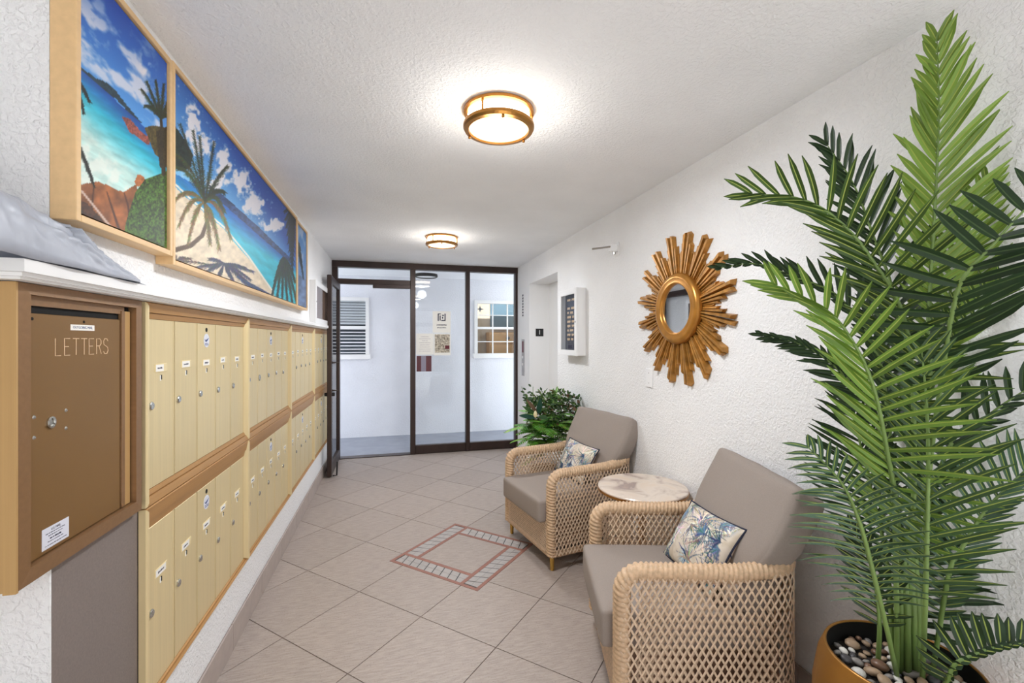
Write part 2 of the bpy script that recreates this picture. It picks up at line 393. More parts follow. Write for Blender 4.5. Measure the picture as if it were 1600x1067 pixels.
# inlaid border: outer and inner terracotta strips, grey mosaic between, laid pinwheel fashion
def quarter(k, p, q):
    for _ in range(k): p, q = -q, p
    return rot(p, q)
SO = 0.022; SI0, SI1 = H1 - .022, H1 + 0.002; ins = HB - SO
for k in range(4):
    obj('inlay_strip', MB().prism([quarter(k, *t) for t in ((-HB + SO, HB - SO), (HB, HB - SO), (HB, HB), (-HB + SO, HB))], -0.006, 0.0006), M['strip'], floor)
    obj('inlay_strip', MB().prism([quarter(k, *t) for t in ((-SI1 + .024, SI0), (ins, SI0), (ins, SI1), (-SI1 + .024, SI1))], -0.006, 0.0006), M['strip'], floor)
    obj('mosaic_bed', MB().prism([quarter(k, *t) for t in ((-SI1, SI1), (ins, SI1), (ins, ins), (-SI1, ins))], -0.006, -0.0012), M['mosaic_joint'], floor)
    n = 9; a0, a1 = -SI1 + .003, ins - .003; st = (a1 - a0) / n; hgt = ins - SI1; sk = 0.030
    for t in range(n):
        x0 = a0 + t * st; x1 = x0 + st - .0065; y0, y1 = SI1 + .001, ins - .001; ym = (y0 + y1) / 2
        lo0, lo1 = (x0 + (sk if t else 0), x1 + (sk if t < n - 1 else 0)); mid = sk / 2
        obj('mosaic_tile', MB().prism([quarter(k, *q) for q in ((lo0, y0), (lo1, y0), ((lo1 + x1) / 2, ym - .0008), ((lo0 + x0) / 2, ym - .0008))], -0.006, 0.0003), M['mosaic'], floor)
        obj('mosaic_tile', MB().prism([quarter(k, *q) for q in (((lo0 + x0) / 2, ym + .0008), ((lo1 + x1) / 2, ym + .0008), (x1, y1), (x0, y1))], -0.006, 0.0003), M['mosaic'], floor)

# walls
Y_MB0, Y_MB1 = 1.545, 5.355; Z_MB0, Z_MB1 = 0.33, 1.535; Z_MID = 0.925; X_MB = -0.705
wl_ = MB()
wl_.box(XL - 0.5, XL, Y_MB0, YB, 0, Z_MB0 + .01)                                    # below the mailboxes
wl_.box(XL - 0.5, XL, Y_PIER, YB, Z_MB1 - .01, CEIL)                                # above
wl_.box(XL - 0.5, XL, Y_MB1 - .01, YB, Z_MB0 + .01, Z_MB1 - .01)
wl_.box(XL - 0.5, XL - .04, Y_PIER, Y_MB0, 0, Z_MID)
wl_.box(XL - 0.5, XL - .45, Y_PIER, Y_MB1, Z_MID, Z_MB1)
wl_.box(XL - 0.5, XL - .30, Y_MB0, Y_MB1, Z_MB0, Z_MID)
wl_.box(XL - 1.6, XL - 0.5, Y_PIER, YB, 0, CEIL)
wl_.box(XL - .04, XL, Y_PIER, Y_PIER + .006, 0, Z_MID)
obj('wall_left', wl_, M['wall_left'], kind='structure')
YJ0, YJ1, ZJ = 4.215, 5.196, 2.113
wr = MB()
wr.box(XR, XR + .5, Y_OPEN, YJ0, 0, CEIL); wr.box(XR, XR + .5, YJ0, YJ1, ZJ, CEIL); wr.box(XR, XR + .5, YJ1, YB + .05, 0, CEIL)
obj('wall_right', wr, M['wall'], kind='structure')
t1 = obj('trim_1', MB().box(XR + .001, XR + .27, YJ1 - .008, YJ1 + .02, 0, ZJ).box(XR + .001, XR + .27, YJ0 - .02, YJ0 + .008, 0, ZJ).box(XR + .001, XR + .27, YJ0, YJ1, ZJ - .008, ZJ + .01), M['white_smooth'], kind='structure')
obj('floor_recess', MB().box(XR - .002, XR + .5, YJ0 - .02, YJ1 + .02, -.12, -.003), M['steel'], kind='structure')
dr = obj('door_2', MB().box(XR + .25, XR + .30, YJ0 + .008, (YJ0 + YJ1) / 2 - .002, 0.0, ZJ - .008).box(XR + .25, XR + .30, (YJ0 + YJ1) / 2 + .002, YJ1 - .008, 0.0, ZJ - .008), M['white'], kind='structure', label='white elevator door in the recess')
obj('wall_sky_block', MB().box(XL - 1.72, XL - 1.6, Y_OPEN, Y_PIER, -.1, CEIL).box(XL - 1.72, XL + .03, Y_OPEN - .12, Y_OPEN, -.1, CEIL), M['wall_left'], kind='structure')  # added walls out of view, holding skylight back from the left pier
obj('ceiling', MB().box(XL - 1.6, XR + .5, Y_OPEN, YB + .03, CEIL, CEIL + .2), M['ceiling'], kind='structure')
# tiled baseboard on the left, tile by tile
bb = obj('baseboard_left', MB().box(XL - .002, XL + .004, Y_MB0 - .35, YB - .05, 0.0, 0.118), M['grout'], kind='structure')
y = 1.40
while y < YB - .06:
    y1 = min(y + .4545, YB - .06); obj('tile', MB().box(XL + .003, -0.716, max(y, 1.2), y1, 0.001, 0.122, .002), M['tile_base'], bb); y += .4575
bb2 = obj('baseboard_right', MB().box(XR - .005, XR + .001, Y_OPEN, YJ0 - .02, 0.0, 0.118), M['grout'], kind='structure')
y = -1.75
while y < YJ0 - .1:
    y1 = min(y + .4545, YJ0 - .02); obj('tile', MB().box(XR - .011, XR - .004, y, y1, 0.001, 0.122, .002), M['tile_base'], bb2); y += .4575
obj('trim_2', MB().box(XL - .04, XL + .0005, Y_PIER + .006, Y_MB0 - .001, 0.0, Z_MID - .002), M['grey_panel'], kind='structure', label='grey textured panel below the letters box')

# corridor beyond the glass
obj('floor_corridor', MB().box(-6, 6, YB + .03, YFAR, -0.12, -0.012), M['concrete'], kind='structure')
wc = MB()
wc.box(-6, 6, YFAR, YFAR + .12, -.12, 1.17).box(-6, 6, YFAR, YFAR + .12, 2.05, CEIL + .3)
wc.box(-6, -1.45, YFAR, YFAR + .12, 1.17, 2.05).box(-0.37, 1.21, YFAR, YFAR + .12, 1.17, 2.05).box(1.96, 6, YFAR, YFAR + .12, 1.17, 2.05)
obj('wall_corridor', wc, M['corridor'], kind='structure')
obj('ceiling_corridor', MB().box(-1.5, 2.4, YB + .03, YFAR + .12, CEIL, CEIL + .2), M['ceiling'], kind='structure')
# outside behind the camera
obj('floor_forecourt', MB().box(-16, 14, -22, Y_OPEN, -0.14, -0.03).box(-16, XL - 1.6, Y_OPEN, 9, -0.14, -0.03).box(XL - 1.6, XL - .6, Y_OPEN, Y_PIER, -.14, -.004), M['ground'], kind='structure')
fc = MB()
for zz in (2.05, 2.75): fc.box(-4, 6, -9.1, -8.9, zz, zz + .16)
for xx in (-3.4, 0.2, 3.4): fc.box(xx, xx + .16, -9.1, -8.9, -.03, 2.9)
fc.box(-4, 6, -9.05, -8.95, 0, 1.5)
obj('forecourt_railing', fc, mat('grey_rail', lin(150, 152, 152), 0.7), label='grey rail fence across the forecourt behind the entrance', cat='fence')

# ---- glazed front: window_1 (fixed), door_1 (open leaf)
win = obj('window_1', MB().box(-0.737, XR, YB - .05, YB + .05, 2.305, CEIL - .0005), M['bronze'], kind='structure', label='dark bronze framed glazed screen at the end of the lobby')
def bz(name, *b, parent=win, bv=.004): return obj(name, MB().box(*b, bv), M['bronze'], parent)
bz('mullion', -0.728, -0.664, YB - .05, YB + .05, 0.0, 2.306)
bz('mullion', 0.186, 0.249, YB - .055, YB + .05, 0.0, 2.306)
bz('mullion', 0.882, 0.934, YB - .05, YB + .05, 0.0, 2.306)
bz('mullion', 1.538, XR - .001, YB - .05, YB + .05, 0.0, 2.306)
bz('header', -0.664, 0.186, YB - .05, YB + .05, 2.105, 2.165)
bz('bottom_rail', 0.249, 0.882, YB - .035, YB + .035, 0.0, 0.105)
bz('bottom_rail', 0.934, 1.538, YB - .035, YB + .035, 0.0, 0.105)
bz('magnetic_lock', -0.26, 0.186, YB - .075, YB - .01, 2.06, 2.106)
obj('threshold', MB().box(-0.664, 0.186, YB - .06, YB + .06, -0.004, 0.008), M['bronze'], win)
for x0, x1, z0, z1 in ((-.664, .186, 2.165, 2.306), (.249, .882, .105, 2.306), (.934, 1.538, .105, 2.306)):
    obj('pane', MB().box(x0, x1, YB - .003, YB + .003, z0, z1), M['glass'], win)
XD = -0.655
door = obj('door_1', MB().box(XD - .022, XD + .022, 4.955, 5.035, 0.012, 2.10, .004), M['bronze'], kind='structure', label='open glass door with dark bronze frame standing against the mailboxes')
bz('hinge_stile', XD - .022, XD + .022, 5.655, 5.735, 0.012, 2.10, parent=door)
bz('top_rail', XD - .020, XD + .020, 5.035, 5.655, 2.02, 2.10, parent=door)
bz('bottom_rail', XD - .020, XD + .020, 5.035, 5.655, 0.012, 0.13, parent=door)
obj('pane', MB().box(XD - .003, XD + .003, 5.035, 5.655, 0.13, 2.02), M['glass'], door)
obj('pull_handle', MB().tube([(XD + .022, 5.0, 1.19), (XD + .085, 5.0, 1.19), (XD + .085, 5.0, 0.90), (XD + .022, 5.0, 0.90)], .011, 10), M['bronze'], door)
obj('lock_cylinder', MB().lathe([(.0, -.05), (.018, -.05), (.02, -.03), (.02, .03), (.018, .05), (0, .05)], (XD, 4.995, 0.86), 16, 'x'), M['black'], door)
obj('floor_pivot', MB().tube([(XD + .03, 4.98, .02), (XD + .07, 4.98, .02), (XD + .075, 4.985, .16)], .008, 8), M['black'], door)

# ---- left window of the corridor (window_2): pale blind above, dark louvres below
def corridor_window(name, x0, x1, z0, z1, label):
    f = MB()
    f.box(x0, x0 + .05, YFAR - .03, YFAR + .06, z0 + .05, z1).box(x1 - .05, x1, YFAR - .03, YFAR + .06, z0 + .05, z1)
    f.box(x0 + .05, x1 - .05, YFAR - .03, YFAR + .06, z1 - .05, z1).box(x0 - .02, x1 + .02, YFAR - .05, YFAR + .06, z0 - .02, z0 + .05)
    return obj(name, f, M['white'], kind='structure', label=label)
w2 = corridor_window('window_2', -1.45, -0.37, 1.165, 2.055, 'white framed window with louvres seen through the open door')
obj('meeting_rail', MB().box(-1.40, -0.42, YFAR - .02, YFAR + .05, 1.585, 1.635), M['white'], w2)
for i in range(9):
    z = 1.66 + i * .041
    obj('slat', MB().add([(-1.40, YFAR + .02, z), (-.42, YFAR + .02, z), (-.42, YFAR + .045, z + .034), (-1.40, YFAR + .045, z + .034), (-1.40, YFAR + .024, z - .002), (-.42, YFAR + .024, z - .002), (-.42, YFAR + .049, z + .032), (-1.40, YFAR + .049, z + .032)],
                          [(0, 1, 2, 3), (7, 6, 5, 4), (0, 4, 5, 1), (2, 6, 7, 3), (0, 3, 7, 4), (1, 5, 6, 2)]), M['slat_pale'], w2)
for i in range(7):
    z = 1.235 + i * .050
    obj('slat', MB().box(-1.40, -.42, YFAR + .02, YFAR + .03, z, z + .014), M['slat_white'], w2)
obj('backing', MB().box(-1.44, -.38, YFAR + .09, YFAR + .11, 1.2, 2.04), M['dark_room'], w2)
w3 = corridor_window('window_3', 1.21, 2.0, 1.165, 2.055, 'white barred window at the right of the corridor')
for x in (1.50, 1.74): obj('muntin', MB().box(x, x + .016, YFAR - .01, YFAR + .02, 1.21, 2.01), M['white'], w3)
for z in (1.395, 1.60, 1.815): obj('muntin', MB().box(1.25, 1.96, YFAR - .012, YFAR + .018, z, z + (.035 if z == 1.60 else .014)), M['white'], w3)
obj('pane', MB().box(1.25, 1.96, YFAR + .022, YFAR + .027, 1.21, 2.01), M['glass'], w3)
rm = MB(); rm.box(1.0, 2.6, YFAR + .75, YFAR + .8, 0.9, 2.3).box(1.0, 1.02, YFAR + .12, YFAR + .75, .9, 2.3).box(1.0, 2.6, YFAR + .12, YFAR + .8, .88, .9).box(2.58, 2.6, YFAR + .12, YFAR + .75, .9, 2.3)
obj('wall_office', rm, M['tan_wall'], kind='structure')
tb = obj('teal_notice_board', MB().box(1.62, 2.15, YFAR + .71, YFAR + .745, 1.62, 2.12, .006), M['teal'], label='teal board on the tan wall behind the right corridor window', cat='board')
cb = thing('cabinet', 'tan wooden cabinet behind the right corridor window', 'cabinet', (1.75, YFAR + .55, .9))
obj('body', MB().box(1.55, 2.2, YFAR + .45, YFAR + .74, .901, 1.56), M['tan_wood'], cb)
cd_ = obj('drawer', MB().box(1.57, 2.18, YFAR + .43, YFAR + .45, 1.37, 1.54, .005), M['tan_wood'], cb)
obj('knob', MB().lathe([(.0, -.03), (.03, -.025), (.03, -.01), (.012, 0)], (1.86, YFAR + .43, 1.46), 12, 'y'), M['black'], cd_)
obj('door', MB().box(1.57, 2.18, YFAR + .43, YFAR + .45, .93, 1.35, .005), M['tan_wood'], cb)
# compass star sticker on the pane
sp = []
for k in range(8):
    a = PI / 2 + k * PI / 4; rr = .055 if k % 2 == 0 else .016; sp.append((1.30 + rr * 1.3 * math.cos(a), 1.915 + rr * math.sin(a)))
obj('star_decal', MB().prism_y(sp, YFAR - .0135, YFAR - .012), M['dark_room'], w3)
# black ring lamp on the corridor ceiling
rl = thing('ceiling_light', 'unlit black ring ceiling light in the corridor beyond the glass', 'ceiling light', (0.44, 6.62, CEIL))
obj('ring', MB().lathe([(.0, 0), (.16, 0), (.165, -.035), (.15, -.045), (.145, -.03)], (.44, 6.62, CEIL - .0005), 40), M['black'], rl, smooth=False)
obj('diffuser', MB().lathe([(.0, -.036), (.10, -.036), (.146, -.03)], (.44, 6.62, CEIL - .0005), 40, cap=False), M['white'], rl)

# ================================================================ MAILBOXES
DW = 0.1815; UP = 0.952
def scribble(n, w, rows, h):
    """short uneven pen marks, (y,z) boxes about 0,0"""
    out = []
    for r in range(rows):
        z = (rows - 1) / 2 * h - r * h; yy = -w / 2
        while yy < w / 2 - .002:
            k = random.uniform(.0025, .007); k = min(k, w / 2 - yy); out.append((yy, yy + k, z - h * random.uniform(.12, .3), z + h * random.uniform(.12, .3))); yy += k + random.uniform(.0008, .002)
    return out
def bank(y0, z0, z1, top, label, idx):
    """one five-door mailbox bank; frame face at X_MB, doors recessed"""
    t = thing('mailbox_bank', label, 'mailboxes', (X_MB, y0, z0), 0, 'five-door mailbox banks in the left wall')
    y1 = y0 + UP - .002; pw = .034; xo, xi = X_MB, X_MB - .016
    b = MB().box(XL - .28, xi - .006, y0 + .002, y1 - .002, z0 + .004, z1 - .002)
    obj('carcass', b, M['slot'], t)
    def rail(za, zb, bev):       # bevelled horizontal rail sloping back to the doors (za outer edge, zb inner edge)
        m = MB(); s = 1 if zb > za else -1
        zm = za + (zb - za) * .62
        poly = [(xi - .004, za), (xo - .002, za), (xo, za + s * .003), (xo - .006, zm), (xi, zm), (xi, zm + s * .002), (xo - .010, zm + s * .002), (xi + .001, zb), (xi - .004, zb)]
        m.prism_y(poly if s > 0 else poly[::-1], y0 + .004, y1 - .004)
        return m
    zt, zb = (z1 - .048, z0 + .042) if top else (z1 - .072, z0 + .016)
    obj('rail', rail(z1, zt, 1), M['gold_rail'], t); obj('rail', rail(z0, zb, 1), M['gold_rail'], t)
    for ya, yb in ((y0, y0 + pw), (y1, y1 - pw * .62)):     # posts: bevelled, pointed ends mitred into the rails
        s = 1 if yb > ya else -1; cs = .6
        mz = .03 if top else .02
        m = MB()
        prof = [(xi - .004, 0), (xo - .002, 0), (xo + .0015, .12), (xo + .0015, .38), (xi, 1.0), (xi - .004, 1.0)]
        vs = []; n = len(prof)
        for x, k in prof:
            vs.append((x, ya + (yb - ya) * k, z0 + .001 + k * mz))
        for x, k in prof:
            vs.append((x, ya + (yb - ya) * k, z1 - .001 - k * .03))
        m.add(vs, [tuple(range(n)), tuple(range(n, 2 * n))[::-1]] + [(i, n + i, n + (i + 1) % n, (i + 1) % n) for i in range(n)])
        obj('post', m, M['gold_post'], t)
    ya = y0 + pw + .001; dw = (y1 - pw * .62 - ya - .001) / 5
    for k in range(5):
        a = ya + k * dw; b_ = a + dw - .0050; zc0, zc1 = zb + .001, zt - .001
        xd = xi + .0012
        dm = MB()
        # door leaf with a shallow fluted lip on the hinge side
        dm.box(xi - .005, xd, a, b_, zc0, zc1, .0012).box(xd - .001, xd + .0006, b_ - .009, b_ - .004, zc0, zc1)
        d = obj('door', dm, M['gold_door'], t)
        H = zc1 - zc0
        if top: zp = CAM_H + (1.322 - CAM_H) * .857 + (.0 if k % 2 else -.003)
        else: zp = CAM_H + (.571 - CAM_H) * .857 + k * .002
        if top: zl = CAM_H + (1.189 - CAM_H) * .857 - k * .002
        else: zl = CAM_H + (.446 - CAM_H) * .857
        zl += random.uniform(-.004, .004); big = (top and idx == 1 and k == 1)
        obj('lock', MB().lathe([(.0125 if not big else .017, -.001), (.0125 if not big else .017, .003), (.010, .0055), (.0, .006)], (xd, a + .023, zl), 16, 'x', cap=False).box(xd + .0058, xd + .0064, a + .0222, a + .0238, zl - .006, zl + .006), M['chrome'], d, smooth=False)
        cy = a + dw * .46
        ho = obj('name_plate', MB().box(xd - .001, xd + .0018, cy - .036, cy + .038, zp - .013, zp + .014, .0008), M['holder'], d)
        wl2 = random.uniform(.046, .062)
        obj('paper_label', MB().box(xd + .001, xd + .0025, cy - .034, cy - .034 + wl2, zp - .010, zp + .011), M['paper'], d)
        sm = MB()
        for (p, q, r_, s_) in scribble(5, wl2 * .6, 1, .012): sm.box(xd + .0024, xd + .0028, cy - .034 + wl2 / 2 + p, cy - .034 + wl2 / 2 + q, zp + r_, zp + s_)
        obj('handwriting', sm, M['ink'], d)
        obj('viewing_slot', MB().box(xd - .001, xd + .0012, cy - .006, cy + .001, zp - .040, zp - .023), M['paper'], d)
        obj('slot_hole', MB().box(xd - .001, xd + .0016, cy - .0005, cy + .006, zp - .037, zp - .022), M['slot'], d)
        if k == 2:
            ze = zp + .087
            obj('arrow_lock', MB().lathe([(.0085, -.001), (.0085, .0015), (.0, .0017)], (xd, cy, ze + .042), 14, 'x', cap=False), M['slot'], d)
            st = obj('round_sticker', MB().lathe([(.027, 0), (.027, .0012), (0, .0013)], (xd, cy, ze), 20, 'x', cap=False), M['paper_blue'], d)
            em = MB().prism_x([(cy - .020, ze + .006), (cy - .012, ze + .001), (cy - .002, ze + .004), (cy + .020, ze + .010), (cy + .006, ze - .001), (cy - .006, ze - .006), (cy - .012, ze - .004)], xd + .0012, xd + .0018)
            for (p, q, r_, s_) in scribble(5, .034, 2, .006): em.box(xd + .0012, xd + .0017, cy + p, cy + q, ze - .014 + r_, ze - .014 + s_)
            obj('eagle_emblem', em, M['ink_blue'], d)
    return t
UPN = ['nearest the letters box', 'second from the letters box', 'third from the letters box', 'farthest, beside the open glass door']
for k in range(4):
    bank(Y_MB0 + k * UP, Z_MID + .001, Z_MB1 - .001, True, 'upper gold five-door mailbox bank ' + UPN[k], k)
    bank(Y_MB0 + k * UP, Z_MB0, Z_MID - .001, False, 'lower gold five-door mailbox bank ' + UPN[k].replace('nearest the letters box', 'beside the grey panel'), k + 4)

# letters drop box
YL0, YL1, ZL0, ZL1 = 1.08, 1.522, 0.934, 1.534; xo = X_MB; fw = .032
lb = thing('letter_drop_box', 'large brown letters drop box at the near end of the mailboxes', 'mail box', (X_MB, YL0, ZL0))
obj('side_panel', MB().box(XL - .40, xo - .022, YL0 + .003, YL1 - .01, ZL0 + .004, ZL1 - .004).box(XL - .40, xo - .016, YL0, YL0 + .004, ZL0, ZL1).box(xo - .022, xo - .001, YL0 - .002, YL0 + .004, ZL0 - .003, ZL1), M['gold_side'], lb)
fm = MB()
def fr(a, b, c, d): # frame quads with inner bevel
    return None
yi0, yi1, zi0, zi1 = YL0 + fw, YL1 - fw, ZL0 + fw, ZL1 - .022
O = [(YL0 + .003, ZL0), (YL1, ZL0), (YL1, ZL1), (YL0 + .003, ZL1)]; I = [(yi0, zi0), (yi1, zi0), (yi1, zi1), (yi0, zi1)]
for k in range(4):
    a, b = O[k], O[(k + 1) % 4]; c, d = I[(k + 1) % 4], I[k]
    vs = [(xo - .001, *a), (xo - .001, *b), (xo + .001, *c), (xo + .001, *d), (xo - .022, *a), (xo - .022, *b), (xo - .020, *c), (xo - .020, *d)]
    obj('frame_rail', MB().add(vs, [(0, 1, 2, 3), (7, 6, 5, 4), (0, 4, 5, 1), (2, 6, 7, 3), (1, 5, 6, 2), (0, 3, 7, 4)]), M['brown_frame'], lb)
xp = xo - .012; yr = yi1 - .052
hz0 = on_x(47, 477, xp).z; hz1 = on_x(47, 460, xp).z; pz1 = on_x(47, 489, xp).z
obj('header_strip', MB().box(xp - .006, xp, yi0, yr + .02, hz0, hz1), M['brown_frame'], lb)
obj('slot_cavity', MB().box(xp - .009, xp - .006, yi0, yi1, zi0, zi1), M['slot'], lb)
pn = obj('front_panel', MB().box(xp - .006, xp, yi0 + .001, yr, zi0 + .002, pz1, .001), M['brown_panel'], lb)
obj('hinge_strip', MB().box(xp - .006, xp + .003, yr + .003, yr + .018, zi0 + .002, zi1 - .012, .001), M['brown_frame'], lb)
obj('hinge_strip', MB().box(xp - .006, xp + .001, yr + .021, yi1 - .006, zi0 + .002, zi1 - .012, .001), M['gold_side'], lb)
# writing on the front panel
def lp(u, v): return on_x(u, v, xp)
pA, pB = lp(86, 541), lp(170, 541)
XDIR, YDIR = (0, 1, 0), (0, 0, 1)
yc = (pA.y + pB.y) / 2; zc = (lp(128, 529).z + lp(128, 554).z) / 2; lh = lp(128, 529).z - lp(128, 554).z
# thin engraved capitals drawn as single strokes
def stroke_text(word, y0, wd, z0, h, r):
    G = {'L': [[(0, 1), (0, 0), (.8, 0)]], 'E': [[(.85, 1), (0, 1), (0, 0), (.85, 0)], [(0, .52), (.65, .52)]], 'T': [[(0, 1), (1, 1)], [(.5, 1), (.5, 0)]],
         'R': [[(0, 0), (0, 1), (.6, 1), (.85, .88), (.85, .65), (.6, .53), (0, .53)], [(.45, .53), (.9, 0)]],
         'S': [[(.85, .85), (.65, 1), (.2, 1), (0, .82), (.05, .62), (.8, .42), (.88, .2), (.65, 0), (.2, 0), (0, .15)]]}
    m = MB(); n = len(word); st = wd / n
    for i, ch in enumerate(word):
        for pl in G[ch]: m.tube([(xp + .0003, y0 + i * st + p[0] * st * .74, z0 + p[1] * h) for p in pl], r, 5)
    return m
obj('lettering', stroke_text('LETTERS', pA.y, (pB.y - pA.y) * 1.03, zc - lh / 2, lh, .0009), M['letter_ink'], pn)
a, b = lp(110, 506), lp(147, 517)
ol = obj('outgoing_label', MB().box(xp - .001, xp + .0008, a.y, b.y, b.z, a.z - .001), M['paper'], pn)
text_obj('label_text', 'OUTGOING MAIL', M['ink_blue'], pn, (xp + .0009, (a.y + b.y) / 2, (a.z + b.z) / 2 - .0005), XDIR, YDIR, .0088, .0002)
s0 = lp(65, 832); s1 = lp(107, 832); z0s, z1s = lp(86, 850).z, lp(86, 818).z
obj('notice_sticker', MB().box(xp - .001, xp + .0008, s0.y, s1.y, z0s, z1s), M['paper_blue'], pn)
ym = (s0.y + s1.y) / 2; hh = z1s - z0s
text_obj('sticker_text', 'U.S. MAIL', M['ink'], pn, (xp + .0009, ym, z1s - hh * .16), XDIR, YDIR, hh * .16, .0002)
sm = MB()
for rr, ww in ((.30, .75), (.42, .55), (.56, .45), (.70, .6), (.86, .8)):
    for (p, q, r_, s_) in scribble(5, (s1.y - s0.y) * ww, 1, hh * (.16 if rr == .56 else .08)): sm.box(xp + .0008, xp + .0011, ym + p, ym + q, z1s - hh * rr + r_, z1s - hh * rr + s_)
obj('sticker_print', sm, M['ink'], pn)
q = lp(79, 660)
obj('key_lock', MB().lathe([(.013, -.001), (.013, .003), (.0095, .004), (.0085, .001), (0, .001)], (xp, q.y, q.z), 18, 'x', cap=False), M['chrome'], pn)
for u, v in ((53, 652), (53, 684), (103, 641), (103, 669)):
    q = lp(u, v); obj('rivet', MB().lathe([(.0045, 0), (.003, .0015), (0, .002)], (xp, q.y, q.z), 10, 'x', cap=False), M['chrome'], pn)
for u, v in ((50, 498), (131, 503), (191, 508)):
    q = lp(u, v); obj('screw', MB().lathe([(.0035, 0), (.003, .001), (0, .0012)], (xp, q.y, q.z), 10, 'x', cap=False), M['slot'], pn)

# white shelf over the mailboxes
XS = -0.662
sh = obj('white_shelf', MB().prism([(XL - .45, 1.03), (XS, 1.03), (XS, 5.30), (XL + .002, 5.30), (XL + .002, Y_PIER - .002), (XL - .45, Y_PIER - .002)], 1.548, 1.572), M['white'], label='long white moulded shelf above the gold mailboxes', cat='shelf')
for (dx, z0, z1) in ((.010, 1.5405, 1.548), (.018, 1.5355, 1.5405)):
    obj('moulding', MB().prism([(XL - .45, 1.03 + dx), (XS - dx, 1.03 + dx), (XS - dx, 5.30), (XL + .002, 5.30), (XL + .002, Y_PIER - .002), (XL - .45, Y_PIER - .002)], z0, z1), M['white'], sh)

# grey plastic mailing bag on the shelf
def bag():
    m = MB(); ny, nx = 150, 90
    ky = [0.80, 0.9, 1.0, 1.06, 1.12, 1.18, 1.24, 1.32, 1.38, 1.43]
    kh = [.10, .165, .160, .140, .116, .092, .066, .036, .016, .004]
    km = [-1.10, -1.10, -1.08, -1.02, -.96, -.90, -.715, -.712, -.708, -.70]
    vs = []; fs = []
    for i in range(ny + 1):
        yy = .82 + (1.445 - .82) * i / ny; h = float(np.interp(yy, ky, kh)); xm = float(np.interp(yy, ky, km)); xM = XS + .006 - .004 * math.sin(yy * 31)
        if yy > 1.19: xm = max(xm, XL + .004)
        if yy > 1.40: xM -= (yy - 1.40) * .5
        for j in range(nx + 1):
            a = PI * j / nx; x = (xm + xM) / 2 - (xM - xm) / 2 * math.copysign(abs(math.cos(a)) ** .8, math.cos(a))
            q = Vector((x, yy, 0)); env = min(1, h / .07) * max(0, math.sin(a)) ** .4
            dg_ = yy + .35 * a; c1 = 1 - abs(mnoise.noise(Vector((dg_ * 8, a * 1.1 - yy * 5, 3)))) * 2.6; c2 = 1 - abs(mnoise.noise(Vector((yy * 24 - a * 2.2, a * 3.1 + yy * 9, 9)))) * 2.6; c3 = 1 - abs(mnoise.noise(Vector((yy * 55 + a * 2, a * 7, 5)))) * 2.4
            e = (.014 * c1 + .007 * c2 + .0022 * c3 - .010) * env
            z = 1.5735 + h * max(0, math.sin(a)) ** .55 + e * math.sin(a)
            vs.append((x - e * math.cos(a) * .6, yy, max(z, 1.5735)))
    for i in range(ny):
        for j in range(nx): k = i * (nx + 1) + j; fs.append((k, k + nx + 1, k + nx + 2, k + 1))
    m.add(vs, fs)
    return m
bg_ = obj('mailing_bag', bag(), M['mailer'], label='crumpled grey plastic mailing bag lying on the near end of the shelf', cat='package', smooth=True)
sol = bg_.modifiers.new('s', 'SOLIDIFY'); sol.thickness = .002; sol.offset = -1
obj('bag_flap', MB().add([(XS + .002, 1.40, 1.576), (XS - .002, 1.455, 1.5735), (XS - .035, 1.46, 1.5735), (XS - .04, 1.41, 1.59), (XS + .002, 1.40, 1.574), (XS - .002, 1.455, 1.5725), (XS - .035, 1.46, 1.5725), (XS - .04, 1.41, 1.574)],
                         [(0, 1, 2, 3), (7, 6, 5, 4), (0, 4, 5, 1), (1, 5, 6, 2), (2, 6, 7, 3), (3, 7, 4, 0)]), M['mailer'], bg_)

